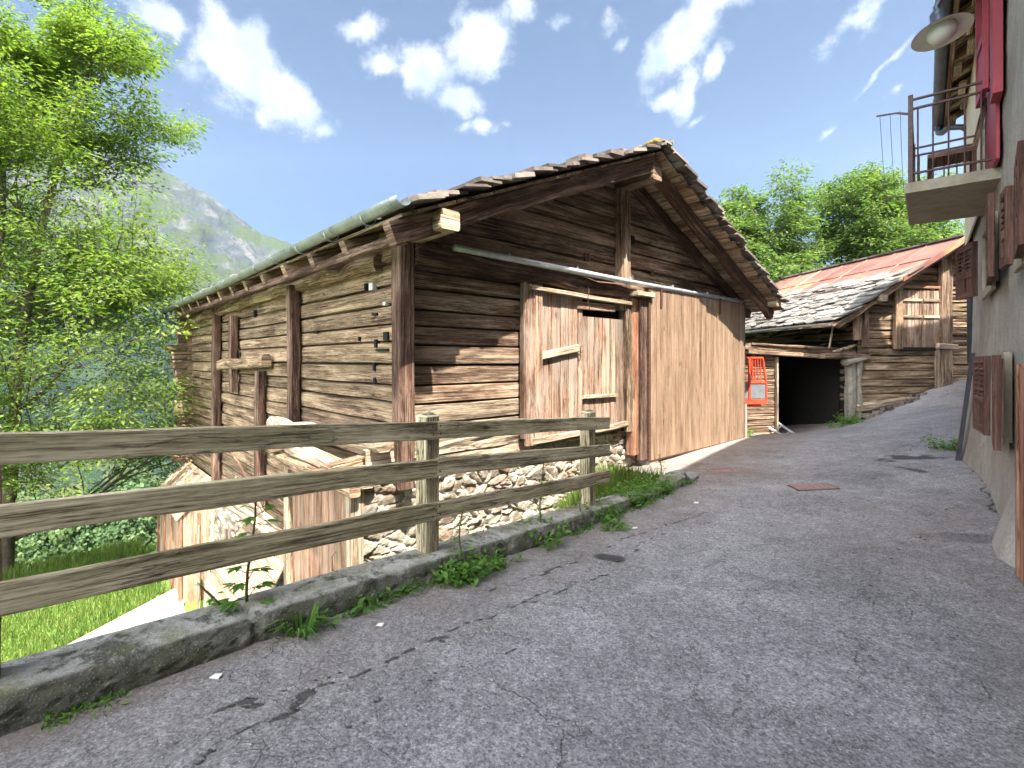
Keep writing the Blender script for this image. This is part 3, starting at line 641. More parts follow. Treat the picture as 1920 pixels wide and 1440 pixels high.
# stone base: heightfield of stones
def stone_wall(name, parent, x0, x1, z0, z1, y, mat, axis='x', res=.02, size=.17, seed=1, amp=.06, flip=False, ztop=None, zbot=None):
    r_ = np.random.RandomState(seed); nx = int((x1-x0)/res)+1; nz = int((z1-z0)/res)+1
    X, Z = np.meshgrid(np.linspace(x0, x1, nx), np.linspace(z0, z1, nz)); 
    n = int((x1-x0)*(z1-z0)/(size*size*.75)); C = np.stack([r_.uniform(x0, x1, n), r_.uniform(z0, z1, n)], 1); cr = r_.rand(n)
    best = np.full(X.shape, 1e9); sec = np.full(X.shape, 1e9); idx = np.zeros(X.shape, int)
    wx = X+(fbm(X, Z, 5+seed, 5, 4)-.5)*.09; wz = Z+(fbm(X, Z, 15+seed, 5, 4)-.5)*.07
    for i in range(n):
        d = np.maximum(np.abs(wx-C[i,0])*(.62+.3*cr[i]), np.abs(wz-C[i,1])*(1.1+.4*cr[i]))*.55+np.hypot((wx-C[i,0])*.8, (wz-C[i,1])*1.35)*.45; m = d < best; sec = np.where(m, best, np.minimum(sec, d)); idx = np.where(m, i, idx); best = np.where(m, d, best)
    ed = (sec-best); tl = (X-C[idx,0])*(cr[idx]-.5)*.35+(Z-C[idx,1])*(((cr[idx]*7.3)%1)-.5)*.4; h = np.minimum(ed/.035, 1)**.5*amp*(.5+.9*cr[idx])+tl+(fbm(X, Z, 25+seed, 14, 4)-.5)*.035
    sg = 1 if flip else -1
    Y = y+sg*h
    o = grid_mesh(name, X if axis == 'x' else Y, Y if axis == 'x' else X, Z, mat, None, {'cell': cr[idx], 'edge': ed}, kind=None, smooth=False)
    o.parent = parent; return o
stone_wall('stone_base', barn, -5.62, -.22, -4.2, .40, .06, M['stone'], seed=4)
o = stone_wall('stone_base', barn, .0, 12.0, -4.4, -1.33, -5.22, M['stone'], axis='y', seed=6, res=.04, size=.24)
# wall backing (dark core behind the logs)
mb = MB()
mb.poly([(XL+.1,.1,.3),(XR-.05,.1,-.3),(XR-.05,.1,roofz(XR)-.3),(RX,.1,RZ-.3),(XL+.1,.1,roofz(XL)-.3)], .08, (0,1,0))
mb.poly([(XL+.1,.15,-4.3),(XL+.1,DEPTH-.1,-4.3),(XL+.1,DEPTH-.1,roofz(XL)-.3),(XL+.1,.15,roofz(XL)-.3)], .08, (1,0,0))
mb.poly([(XR-.1,.15,-.6),(XR-.1,DEPTH-.1,-.6),(XR-.1,DEPTH-.1,roofz(XR)-.3),(XR-.1,.15,roofz(XR)-.3)], .08, (-1,0,0))
mb.poly([(XL+.1,DEPTH-.1,-4.3),(XR-.1,DEPTH-.1,-4.3),(XR-.1,DEPTH-.1,roofz(XR)-.3),(RX,DEPTH-.1,RZ-.3),(XL+.1,DEPTH-.1,roofz(XL)-.3)], .08, (0,1,0))
mb.build('wall_core', M['black'], barn)
# gable logs
xd0 = B1.front(977, 600)[0]; xd1 = B1.front(1160, 600)[0]; xs0 = B1.front(1183, 600)[0]
xp0 = B1.front(1146, 400)[0]; xp1 = B1.front(1183, 400)[0]
def rcut(z): 
    h = (RZ-.17-z)/SL; return max(XL, RX-h), min(XR, RX+h)
mb = MB()
logs(mb, XL+.12, xd0+.03, 1.12, 2.82, .05, .17, .27)
mbl = MB(); logs(mbl, XL+.12, xd0+.03, .62, 1.12, .05, .2, .27); mbl.build('log_wall', M['bleach_lit'], barn)  # paler lower logs, part weathering, part sunlight put into the colour
mb2 = MB()
logs(mb2, XL+.05, XR, 2.98, 5.2, .05, .20, .31, cut=rcut, breaks=[(xp0+xp1)/2])
logs(mb2, xs0, XR, 2.6, 3.0, .05)
mb.build('log_wall', M['log'], barn); mb2.build('gable_log_wall', M['log'], barn)
mb = MB(); logs(mb, XL-.45, -.25, .30, .66, .03, .17, .19, wob=.05); mb.build('sill_log', M['bleach_lit'], barn)
# corner post, gable post, frames
mb = MB(); mb.beam((XL+.0,-.02,.18),(XL-.01,-.02,3.02), .20, .20, up=(0,1,0), wob=.015, ch=.015); mb.build('corner_post', M['beam'], barn)
mb = MB(); xm = (xp0+xp1)/2; mb.beam((xm,-.03,2.5),(xm,-.03,5.0), .27, .16, up=(0,1,0), wob=.02, ch=.02); mb.build('gable_post', M['log'], barn)
mb = MB(); xa = B1.front(1171, 650)[0]; mb.beam((xa,-.05,.42),(xa-.02,-.05,3.0), .20, .2, up=(0,1,0), wob=.04, ch=.03); mb.build('door_post', M['log_grey'], barn)
# lintel
mb = MB(); a = B1.front(770, 465, -.1); b_ = B1.front(1160, 545, -.1)
mb.beam((XL+.1,-.06,2.90),(xp1-.02,-.06,2.80), .2, .24, wob=.06, ch=.05); mb.build('lintel', M['beam'], barn)
mb = MB(); mb.beam((xd0+.05,-.12,2.66),(xa,-.12,2.62), .1, .06, wob=.01); mb.build('lintel_board', M['pale'], barn)
# hay door
dz0, dz1 = .55, 2.66
door = empty('hay_door', label=None); door.parent = barn
xm_ = B1.front(1086, 640)[0]
def planks(mb, x0, x1, y0, y1, z0, z1, w=.16, gap=.004, jit=.0, top=None):
    x = x0
    while x < x1-.02:
        ww = min(w*random.uniform(.75, 1.3), x1-x)
        if x1-x-ww < .05: ww = x1-x
        t = top(x) if top else z1
        mb.box(x+gap/2, x+ww-gap/2, y0+random.uniform(-1,1)*.004, y1, z0+random.uniform(-jit, jit), t, 'z', ch=.004); x += ww
mb = MB(); xk = B1.front(1010,600)[0]; planks(mb, xk, xm_, -.075, .0, dz0, dz1, .17, .01); lf = mb.build('door_leaf', M['door'], door)
mb = MB(); p = B1.front(1012, 668, -.1); q = B1.front(1085, 655, -.1); mb.beam((p[0],-.1,p[1]),(q[0],-.1,q[1]+.02), .05, .11, ch=.01); mb.build('batten', M['pale'], lf)
mb = MB(); planks(mb, xm_+.015, xa-.06, -.055, .02, dz0, dz1-.32, .17, .01); rf = mb.build('door_leaf', M['door'], door)
mb = MB(); p = B1.front(1094, 745, -.1); q = B1.front(1158, 741, -.1); mb.beam((p[0],-.08,p[1]),(q[0],-.08,q[1]), .05, .055, ch=.008); mb.build('batten', M['pale'], rf)
mb = MB(); p = B1.front(1084, 572, -.1); q = B1.front(1153, 578, -.1); mb.beam((p[0],-.08,p[1]),(q[0],-.08,q[1]), .05, .12, ch=.01); mb.build('batten', M['door'], rf)
mb = MB(); p = B1.front(1090, 655, -.13); c0 = Vector((p[0],-.125,p[1])); mb.tube([c0+Vector((math.cos(t)*.03,-.01,math.sin(t)*.05)) for t in np.linspace(1.2, 6., 10)], .006, 6); mb.tube([c0+Vector((-.02,0,-.04)), c0+Vector((-.02,0,-.16))], .005, 6); mb.build('latch', M['rust_iron'], rf)
mb = MB(); mb.beam(((xd0+xk)/2-.03,-.1,dz0-.1),((xd0+xk)/2-.03,-.1,2.72), xk-xd0-.03, .06, up=(0,1,0), wob=.008, ch=.008); mb.beam((xd0-.01,-.06,dz0),(xd0-.01,-.06,2.74), .06, .1, up=(0,1,0), ch=.01); mb.build('door_frame', M['door'], door)
mb = MB(); mb.beam((xd0+.1,-.09,dz0-.05),(xa-.04,-.09,dz0+.0), .1, .09, wob=.02, ch=.01); mb.build('door_sill', M['bleach_lit'], door)
# slatted side post and sliding door
sdr = empty('sliding_door', label='tall brown boarded sliding door hanging from a galvanised rail'); sdr.parent = barn; del sdr['label']
sx0 = B1.front(1213, 700, -.2)[0]; sx1 = B1.front(1393, 700, -.2)[0]; SB = -.13; STP = 2.93
mb = MB(); x = sx0+.056
prng = random.Random(2)
while x < sx1-.02:
    w = .105; ww = min(w, sx1-x); mb.box(x+.0015, x+ww-.0015, -.235-prng.random()*.004, -.20, SB, STP, 'z', ch=.003, r=prng.random()); x += ww
mb.build('door_boards', M['slide'], sdr)
mb = MB(); mb.box(sx0, sx0+.055, -.25, -.17, SB, STP+.02, 'z', ch=.004); mb.box(sx1, sx1+.03, -.24, -.17, SB, STP, 'z', ch=.004); mb.box(sx0+.055, sx1, -.232, -.17, SB-.03, SB, 'x', ch=.004); mb.build('door_edge_frame', M['rust_iron'], sdr)
mb = MB(); mb.box(sx0+.06, sx1, -.21, -.199, SB, STP, 'z', ch=.002); mb.build('door_backing', M['beam'], sdr)
for u in (1240, 1350):
    mb = MB(); p = B1.front(u, 540, -.25)[0]; mb.box(p-.03, p+.03, -.262, -.24, 2.62, 2.93, 'z', ch=.002); mb.box(p-.02, p+.02, -.27, -.24, 2.9, 3.05, 'z', ch=.002); mb.build('hanger', M['rust_iron'], sdr)
mb = MB(); g0 = B1.front(1183, 700, -.12)[0]
mb.box(g0, g0+.17, -.16, -.02, .0, 2.72, 'z', ch=.006); mb.build('jamb_board', M['red_wood'], barn)
mb = MB(); mb.box(g0+.175, sx0-.008, -.21, -.08, -.1, 2.74, 'z', ch=.01); mb.build('jamb_post', M['beam'], barn)
mb = MB(); mb.box(g0-.06, sx0+.1, -.30, .0, 2.75, 2.83, 'x', ch=.01); mb.build('jamb_cap', M['pale'], barn)
# sliding rail pipe
rl = MB(); z_ = 2.965; xl_ = B1.front(848, 443, -.2)[0]; xr_ = B1.front(1389, 553, -.2)[0]
rl.tube([(xl_,-.235,z_+.03),((xl_+xr_)/2,-.235,z_),(xr_,-.235,z_+.02)], .042, 14); rail = rl.build('door_rail', M['galv'], barn, smooth=True)
for x in np.linspace(xl_+.9, xr_-.3, 6):
    mb = MB(); mb.box(x-.02, x+.02, -.24, .02, z_+.05, z_+.075, 'y', ch=.002); mb.tube([(x,-.235,z_+.01),(x,-.235,z_+.09)], .012, 8); mb.build('rail_bracket', M['galv'], rail)
for (u, v) in ((1098,482),(1104,482),(1224,512)):
    p = B1.front(u, v, -.03); mb = MB(); mb.box(p[0]-.02, p[0]+.02, -.05, .0, p[1]-.06, p[1]+.06, 'z', ch=.003); mb.build('iron_plate', M['rust_iron'], barn)
p = B1.front(1184, 450, .0); mb = MB(); mb.box(p[0]-.05, p[0]+.05, .0-.035, .03, p[1]-.07, p[1]+.07, 'z', ch=.002); mb.build('painted_slot', M['black'], barn)  # solid black block painted as the shade of a slot
mb = MB(); p = B1.front(1100, 512, -.15); mb.tube([(p[0],-.16,2.88),(p[0]+.02,-.18,2.72),(p[0]+.0,-.17,2.6),(p[0]+.05,-.17,2.42)], .008, 6); mb.build('hook', M['rust_iron'], barn)
# side wall logs with posts
SX = XL
yp1 = B1.side(562, 600, SX)[0]; yp2 = B1.side(414, 640, SX)[0]; yp3 = B1.side(447, 640, SX)[0]
mb = MB(); logs(mb, .1, DEPTH, -1.35, 3.05, SX+.03, .2, .3, axis='y', breaks=[yp1, yp2], wob=.025); sw = mb.build('side_log_wall', M['log_grey'], barn)
for (y, z0, z1, w) in ((yp1, -1.3, 2.85, .2), (yp2, -1.4, 2.85, .22), (yp3, .95, 2.6, .18)):
    mb = MB(); mb.beam((SX-.1,y,z0),(SX-.1,y,z1), .16, w, up=(0,1,0), wob=.02, ch=.02); mb.build('wall_post', M['beam'], barn)
# side hatch frame
ya, za = B1.side(418, 684, SX-.1); yb, zb = B1.side(500, 678, SX-.1); yc = B1.side(487, 760, SX-.1)[0]
mb = MB(); mb.beam((SX-.13,ya+.1,za),(SX-.13,yb-.1,zb), .16, .22, wob=.04, ch=.03); mb.build('hatch_lintel', M['log_grey'], barn)
mb = MB(); mb.beam((SX-.1,yc,-1.3),(SX-.1,yc,za-.1), .14, .2, up=(0,1,0), wob=.015); mb.build('wall_post', M['beam'], barn)
# black blocks painted as the shade of holes, plus pale patches, on the side logs
for k, (u, v, w, h, pale) in enumerate([(684,538,.05,.09,0),(695,537,.10,.09,1),(720,569,.06,.04,1),(701,589,.12,.03,0),(722,630,.10,.10,0),(703,644,.05,.10,0),(672,635,.03,.05,0),(700,688,.05,.1,0),(701,714,.05,.08,0),(592,623,.05,.04,0),(476,588,.10,.14,0),(449,665,.10,.1,0),(548,670,.06,.12,0),(715,656,.30,.03,0)]):
    y, z = B1.side(u, v, SX-.02); mb = MB(); mb.box(SX-.022, SX+.04, y-w/2, y+w/2, z-h/2, z+h/2, 'y', ch=.001); mb.build('wall_patch' if pale else 'painted_slot', M['white'] if pale else M['black'], barn)
# log ends crossing at the far corner
mb = MB(); z = -1.3
while z < 2.7:
    h = random.uniform(.18, .27); l = random.uniform(.28, .6); mb.beam((SX-l,DEPTH-.05,z+h/2),(SX+.3,DEPTH-.05,z+h/2), .22, h*.93, wob=.02, ch=.04)
    mb.beam((SX+.0,DEPTH-.2,z+h/2-.1),(SX+.0,DEPTH+random.uniform(.15,.4),z+h/2-.1), .18, h*.9, wob=.02, ch=.04); z += h
mb.build('log_ends', M['log'], barn)
# other walls
mb = MB(); logs(mb, .1, DEPTH, -.4, 3.1, XR-.06, .22, .3, axis='y'); 
for i in range(len(mb.v)): x, y, z = mb.v[i]; mb.v[i] = (2*(XR-.06)-x, y, z)
mb.f = [tuple(reversed(f)) for f in mb.f]; mb.uv = [tuple(reversed(f)) for f in mb.uv]; mb.build('log_wall', M['log_grey'], barn)
# purlins / ridge beam
def purl(x, z, w, h, mat, name='purlin', y0=-.80, r=None):
    mb = MB(); mb.beam((x,y0,z),(x,DEPTH+.5,z), w, h, wob=.02, ch=.02, seg=30); return mb.build(name, mat, barn)
purl(XL+.06, 3.10, .24, .20, M['pale'], 'wall_plate', -.86)
purl(RX, RZ-.42, .26, .28, M['log'], 'ridge_beam', -.72); purl(XR-.1, 2.98, .24, .2, M['pale'], 'wall_plate', -.8)
# roof deck boards, rafters, verge beams
def rafter(x0, x1, y, w, h, dz, mat, name, wob=.03):
    mb = MB(); mb.beam((x0, y, roofz(x0)-dz),(x1, y, roofz(x1)-dz), w, h, wob=wob, ch=.015, seg=14); return mb.build(name, mat, barn)
rafter(RX-.03, EL-.02, -OV+.16, .14, .24, .27, M['beam'], 'verge_beam'); rafter(RX+.05, ER-.05, -OV+.30, .16, .2, .24, M['beam'], 'verge_beam')
rafter(RX+.1, XR+.1, -.03, .14, .2, .25, M['beam'], 'verge_beam'); 
for y in np.arange(.6, DEPTH+.2, .98):
    rafter(EL+1.3, EL+.03, y+random.uniform(-.08,.08), .14, .17, .23, M['log_grey'], 'rafter_tail', .015)
mb = MB(); mb.beam((EL+.12,-OV+.1,roofz(EL+.12)-.34),(EL+.12,DEPTH+.3,roofz(EL+.12)-.34), .10, .1, wob=.02, seg=20); mb.build('eave_purlin', M['beam'], barn)
mb = MB(); mb.beam((XL-.03,.5,2.86),(XL-.05,DEPTH,2.80), .2, .2, wob=.08, ch=.05, seg=24); mb.build('eave_log', M['log'], barn)
deck = MB()
for side_ in (-1, 1):
    x = RX; end = EL if side_ < 0 else ER
    while abs(x-RX) < abs(end-RX)-.02:
        w = random.uniform(.14, .24); x2 = x+side_*w
        if abs(x2-RX) > abs(end-RX): x2 = end
        e = random.uniform(-.03, .03); y0 = -OV+e
        xa_, xb_ = (x, x2-side_*.014); za_, zb_ = roofz(xa_)-.105, roofz(xb_)-.105
        nrm = Vector((side_*SL,0,1)).normalized()
        yy = y0; b = Vector((xa_,yy,za_)); 
        pts = [(xa_,yy,za_),(xb_,yy,zb_),(xb_,DEPTH+.45,zb_),(xa_,DEPTH+.45,za_)]
        if side_ < 0: pts = pts[::-1]
        deck.poly(pts, -.03, nrm, uvax=(0,1,0)); x = x2
deck.build('roof_deck', M['deck'], barn)
# stone slates
def slates(name, parent, side_, RXx, RZz, sl, endx, y0, y1, mat, expo=.21, sz=.42, thick=(.025,.05), base=-.075, seed=1, x_start=0., step=.0):
    rn = random.Random(seed); mb = MB(); Ls = math.hypot(1, sl); n = Vector((side_*sl,0,1)).normalized(); d = Vector((side_*1,0,-sl)).normalized()
    tot = abs(endx-RXx)*Ls; s = tot-.12; row = 0
    while s > x_start-.05:
        y = y0+rn.uniform(-.1, .02)
        while y < y1:
            w = rn.uniform(.20, .52); th = rn.uniform(*thick)*rn.choice((.7,1,1,1.5)); ln = min(sz*rn.uniform(.8, 1.15), s+.04)
            o = Vector((RXx, 0, RZz))+d*(s+rn.uniform(-.03, .035))+n*(base+.012+rn.uniform(0,.012)+ (.02 if rn.random() < .12 else 0))
            up = d*-1
            lift = rn.uniform(.025, .085)
            a = o+Vector((0, y+rn.uniform(0,.02), 0))+n*lift; b = o+Vector((0, y+w-rn.uniform(0,.02), 0))+n*(lift+rn.uniform(-.01,.01)); 
            c0 = rn.uniform(.02,.07); lowm = (a+b)/2+d*rn.uniform(.0,.05)
            tp = o+up*ln; p = [a+up*c0*rn.random(), (a*.8+b*.2)+d*c0*.5, (a*.3+b*.7)+d*rn.uniform(0,c0), b+up*c0*rn.random(), tp+Vector((0,y+w-.02,0)), tp+Vector((0,y+.02,0))]
            if side_ > 0: pass
            else: p = p
            mb.poly([tuple(q) for q in p], th, n, r=rn.random(), uvax=(0,1,0)); y += w*.97
        s -= expo; row += 1
    return mb.build(name, mat, parent)
slates('slate_roof', barn, -1, RX, RZ, SL, EL-.05, -OV-.08, DEPTH+.5, M['slate'], seed=3, expo=.16, sz=.36)
slates('slate_roof', barn, 1, RX, RZ, SL, ER+.05, -OV-.08, DEPTH+.5, M['slate'], seed=4, expo=.17, sz=.36)
mb = MB(); rn = random.Random(8); y = -OV-.02
while y < DEPTH+.4:
    w = rn.uniform(.18,.34)
    for sgn in (-1,1): mb.poly([(RX-sgn*.02,y,RZ-.02+rn.uniform(-.015,.015)),(RX+sgn*rn.uniform(.16,.22),y+.02,RZ-.10),(RX+sgn*rn.uniform(.16,.22),y+w,RZ-.10),(RX-sgn*.02,y+w+.03,RZ-.02)], rn.uniform(.02,.035), (sgn*.3,0,1), r=rn.random())
    y += w*.9
mb.build('ridge_slates', M['slate'], barn)
mb = MB()
for k in range(60):
    c = Vector((RX+rn.uniform(-.15,.15), -OV+rn.uniform(-.08,.35), RZ-.03+rn.uniform(0,.06))); r0 = rn.uniform(.03,.07)
    mb.lathe(c, [(0,-r0*.4),(r0,-.01),(r0*.8,r0*.4),(0,r0*.6)], 7, ax=(rn.uniform(-.4,.4),rn.uniform(-.4,.4),1), r=rn.random())
mb.build('ridge_moss', M['moss'], barn)
# gutter
def halfpipe(mb, p0, p1, rad, th=.004, n=12):
    p0, p1 = Vector(p0), Vector(p1); d = (p1-p0).normalized(); s_ = d.cross(Vector((0,0,1))).normalized(); b = len(mb.v)
    segs = 24
    for k in range(segs+1):
        c = p0.lerp(p1, k/segs)+Vector((0,0,.012*math.sin(k/segs*9)))
        for i in range(n+1):
            a = math.pi+math.pi*i/n
            for rr in (rad, rad-th): mb.v.append(tuple(c+s_*math.cos(a)*rr+Vector((0,0,math.sin(a)*rr))))
    m = 2*(n+1)
    for k in range(segs):
        for i in range(n):
            for q in (0, 1):
                a = b+k*m+i*2+q; mb.face((a, a+2, a+m+2, a+m), ((0,0),)*4, .5)
    for k in (0, segs):
        for i in range(n): a = b+k*m+i*2; mb.face((a, a+1, a+3, a+2), ((0,0),)*4, .5)
gx = EL-.03; gz0 = roofz(EL)-.03
mb = MB(); halfpipe(mb, (gx,-OV-.14,gz0+.05),(gx,DEPTH+.75,gz0-.03), .085); gut = mb.build('gutter', M['zinc'], barn, smooth=True)
for y in np.arange(-.2, DEPTH+.6, .95):
    mb = MB(); mb.tube([(gx+math.cos(a)*.09, y, gz0+math.sin(a)*.09+.01) for a in np.linspace(math.pi, 2*math.pi, 9)], .007, 5); mb.build('gutter_bracket', M['zinc'], gut)
mb = MB(); mb.tube([(gx,DEPTH+.55,gz0-.08),(gx,DEPTH+.55,gz0-.25),(gx+.1,DEPTH+.5,gz0-.36),(XL-.1,DEPTH+.42,gz0-.52),(XL-.06,DEPTH+.42,-1.5),(XL-.06,DEPTH+.42,-4)], .045, 10); mb.build('drainpipe', M['pipe_dark'], gut, smooth=True)
# ledge logs and cellar door on the side
mb = MB(); y0_, z0_ = B1.side(515, 786, -5.45); mb.beam((-5.45,y0_,z0_-.08),(-5.42,-.12,.72), .24, .2, wob=.07, ch=.06); mb.beam((-5.62,2.6,.42),(-5.62,-.1,.38), .2, .2, wob=.05, ch=.05); mb.build('ledge_log', M['bleach_lit'], barn)
mb = MB(); mb.beam((-5.2,.25,.52),(-5.95,.2,.44), .2, .16, wob=.02, ch=.02); mb.beam((-5.2,2.3,.52),(-5.9,2.3,.44), .18, .16, wob=.02, ch=.02)
mb.beam((-5.75,-.1,.27),(-5.75,2.5,.27), .12, .14, wob=.02, ch=.02); mb.build('ledge_bracket', M['log_grey'], barn)
cdr = empty('cellar_door'); cdr.parent = barn
mb = MB(); y = .12
while y < 1.95:
    w = random.uniform(.12,.2); mb.box(-5.68, -5.63, y, y+w-.008, -1.9, .18, 'z', ch=.004); y += w
cl = mb.build('door_leaf', M['cellar'], cdr)
for y_ in (1.95, -.01): mb = MB(); mb.box(-5.76, -5.60, y_, y_+.13, -1.95, .25, 'z', ch=.01); mb.build('door_post', M['pale'], cdr)
mb = MB(); mb.tube([(-5.70,.5,-.55),(-5.74,.5,-.6),(-5.74,.5,-.75),(-5.70,.5,-.8)], .01, 6); mb.build('handle', M['rust_iron'], cl)
# hood roof over the timber annexe at the far end of the side wall
ann = empty('annexe'); ann.parent = barn
mb = MB(); 
for k in range(12):
    y0_ = 8.8+k*.29; mb.poly([(-5.16,y0_,-1.30),(-5.16,y0_+.28,-1.30),(-5.95,y0_+.28,-2.12),(-5.95,y0_,-2.12)], .03, (-.7,0,.7), uvax=(1,0,-1))
mb.build('hood_roof', M['tan'], ann)
mb = MB(); y = 8.9
while y < 12.2:
    mb.box(-5.86, -5.82, y, y+.3, -4.4, -2.0, 'z', ch=.004); y += .305
x = -5.82
while x < -5.2: mb.box(x, x+.2, 8.86, 8.9, -4.4, -1.75, 'z', ch=.004); x += .205
mb.build('board_cladding', M['tan'], ann)
for (x, y) in ((-5.88,8.86),(-5.88,9.9),(-5.88,11.0),(-5.88,12.1),(-5.5,8.84)):
    mb = MB(); mb.box(x-.035, x+.035, y-.03, y+.06, -4.4, -2.02, 'z', ch=.003); mb.build('red_post', M['red_wood'], ann)
# sloping boarded lean-to along the side wall
mb = MB()
for k in range(5):
    x0_ = -5.56-k*.14; z0__ = -1.0-k*.2; mb.poly([(x0_,2.15,z0__),(x0_,4.3,z0__),(x0_-.13,4.3,z0__-.195),(x0_-.13,2.15,z0__-.195)], .03, (-.8,0,.55), uvax=(0,1,0))
mb.build('lean_to_roof', M['tan'], barn)
mb = MB(); mb.box(-6.2, -6.12, 2.2, 4.25, -4.3, -2.0, 'y', ch=.01); mb.build('lean_to_wall', M['concrete'], barn)
rn = random.Random(5)
for k in range(4):
    y_ = 4.6+k*.8; a_ = rn.uniform(-.5,.5); mb = MB(); mb.beam((-5.95+rn.uniform(-.1,.1),y_,-4.1),(-5.66,y_+.9+a_,-1.9+rn.uniform(-.3,.5)), .12, .035, up=(1,0,0), wob=.02, ch=.005); mb.build('loose_plank', M['pale' if k % 3 else 'door'], barn)
for k in range(3):
    mb = MB(); mb.beam((-5.62-.06*k,2.0+.3*k,-.82-.05*k),(-5.66-.08*k,4.9+.3*k,-.80-.07*k), .10, .05, wob=.02, ch=.006); mb.build('loose_plank', M['pale'], barn)
mb = MB(); mb.tube([(-5.7,3.2,-.7),(-5.75,4.4,-.1),(-5.7,5.6,.1)], .02, 6); mb.tube([(-5.72,5.4,-.9),(-5.74,4.6,-.4)], .02, 6); mb.build('wall_stick', M['beam'], barn)
# concrete plinths
mb = MB(); mb.box(-.32, .02, -.22, .04, -1.2, .43, 'z', ch=.03); mb.box(sx1+.04, sx1+.2, -.22, .3, -.5, .62, 'z', ch=.02); mb.build('plinth', M['concrete'], barn)
mb = MB(); mb.box(-.1, sx1+.1, -.16, .12, -.6, -.165, 'x', ch=.01); mb.build('threshold', M['concrete'], barn)
# concrete apron path downhill
mb = MB(); pts = [(-8.9,9.8),(-9.2,8.3),(-5.5,4.5),(-3.2,6.2),(-7.6,11.6),(-8.3,12.9)]
mb.poly([(x,y,-4.12) for x, y in pts][::-1], .10, (0,0,1)); o = mb.build('concrete_path', M['concrete']); o['kind'] = 'structure'

# ================================================================== FENCE
random.seed(5)
fence = empty('wooden_fence', (CP.x, CP.y, .3), 0, 'weathered wooden fence with three rails and pyramid topped posts along the kerb', 'fence')
fm = Matrix.Translation(Vector((CP.x, CP.y, .3)))
def ctop(f): return .316-.066*f
def loc3(f, e, z): x, y = xy(f, e); return Vector((x-CP.x, y-CP.y, z-.3))
ca = math.atan2(CU.y, CU.x)
for f in (-2.4, -.07, 2.32, 4.65):
    c = loc3(f, -.05, ctop(f)); h = 1.10; w = .13; mb = MB()
    mb.beam(c+Vector((0,0,-.1)), c+Vector((0,0,h-.05)), w, w, up=Vector((CU.x,CU.y,0)), wob=.004, ch=.006, seg=5)
    t = c+Vector((0,0,h-.049)); q = [t+Vector((a*CU.x+b*CR.x, a*CU.y+b*CR.y, 0))*1 for a, b in ((-w/2,-w/2),(w/2,-w/2),(w/2,w/2),(-w/2,w/2))]; ap = t+Vector((0,0,.045))
    b0 = len(mb.v); mb.v += [tuple(p) for p in q]+[tuple(ap)]
    for i in range(4): mb.face((b0+(i+1)%4, b0+i, b0+4), ((0,0),(.1,0),(.05,.1)), .3)
    mb.build('post', M['fence'], fence)
rh = [(.98,.95,.93), (.67,.665,.61), (.36,.335,.30)]
for k, (a, b, c) in enumerate(rh):
    hh = lambda f: float(np.interp(f, [-2.4, 0, 2.32, 5.1], [a+.01, a, b, c]))
    for (f0, f1) in ((-2.6, 2.32), (2.324, 4.96)):
        mb = MB(); mb.beam(loc3(f0, .038, ctop(f0)+hh(f0)), loc3(f1, .038, ctop(f1)+hh(f1)), .042, .135, wob=.012, ch=.006, seg=16); mb.build('rail', M['fence'], fence)

for f in (-.07, 2.32, 4.65):
    for k in range(3):
        hh = float(np.interp(f, [-2.4, 0, 2.32, 5.1], [rh[k][0]+.01, rh[k][0], rh[k][1], rh[k][2]]))
        for dz_ in (-.03, .032):
            if f == 2.32: offs = (-.035, .035)
            else: offs = (.0,)
            for df_ in offs:
                c = loc3(f+df_+random.uniform(-.008,.008), .059, ctop(f)+hh+dz_); mb = MB(); mb.lathe(c, [(.0,.004),(.006,.003),(.008,-.004)], 8, ax=(CR.x,CR.y,0)); mb.build('nail', M['rust_iron'], fence)
# ================================================================== FAR BARN
random.seed(21)
b2 = fempty('slate_roofed_barn', B2, 'old log barn up the road with slate and rusty sheet roof and dark open bay', 'barn')
R2X, R2Z, S2 = 2.95, 5.13, .60; E2 = -1.15; OV2 = .38; D2 = 9.
def r2z(x): return R2Z-S2*abs(x-R2X)
def r2cut(z): h = (R2Z-.16-z)/S2; return max(-.05, R2X-h), min(6.6, R2X+h)
mb = MB(); px0 = B2.front(1757, 600)[0]; px1 = B2.front(1779, 600)[0]; pm_ = (px0+px1)/2
logs(mb, -.05, pm_, .25, 5., .05, .19, .27, cut=r2cut, wob=.05); mb.build('log_wall', M['log_grey'], b2)
mb = MB(); logs(mb, pm_, 6.6, .7, 5., .06, .2, .3, cut=r2cut, wob=.07); mb.build('log_wall', M['log_grey'], b2)
mb = MB(); mb.beam((-.2,-.06,.30),(px0+.05,-.06,.62), .16, .22, wob=.05, ch=.04); mb.build('sill_log', M['bleach_lit'], b2)
mb = MB(); mb.poly([(0,.1,-.9),(6.6,.1,-.9),(6.6,.1,r2z(6.6)-.25),(R2X,.1,R2Z-.25),(.0,.1,r2z(0)-.25)], .08, (0,1,0)); mb.poly([(.0,.12,-.9),(0,D2,-.9),(0,D2,r2z(0)-.25),(0,.12,r2z(0)-.25)], .08, (1,0,0)); mb.poly([(6.5,.12,-.9),(6.5,D2,-.9),(6.5,D2,r2z(6.5)-.25),(6.5,.12,r2z(6.5)-.25)], .08, (1,0,0)); mb.poly([(0,D2,-.9),(6.6,D2,-.9),(6.6,D2,r2z(6.6)-.25),(R2X,D2,R2Z-.25),(.0,D2,r2z(0)-.25)], .08, (0,-1,0)); mb.build('wall_core', M['black'], b2)
mb = MB(); logs(mb, .1, D2, -.2, 3.2, .02, .2, .28, axis='y', wob=.05); mb.build('side_log_wall', M['log_grey'], b2)
mb = MB(); mb.beam((pm_,-.05,.75),(pm_,-.05,4.75), px1-px0, .16, up=(0,1,0), wob=.04, ch=.03); mb.build('gable_post', M['log'], b2)
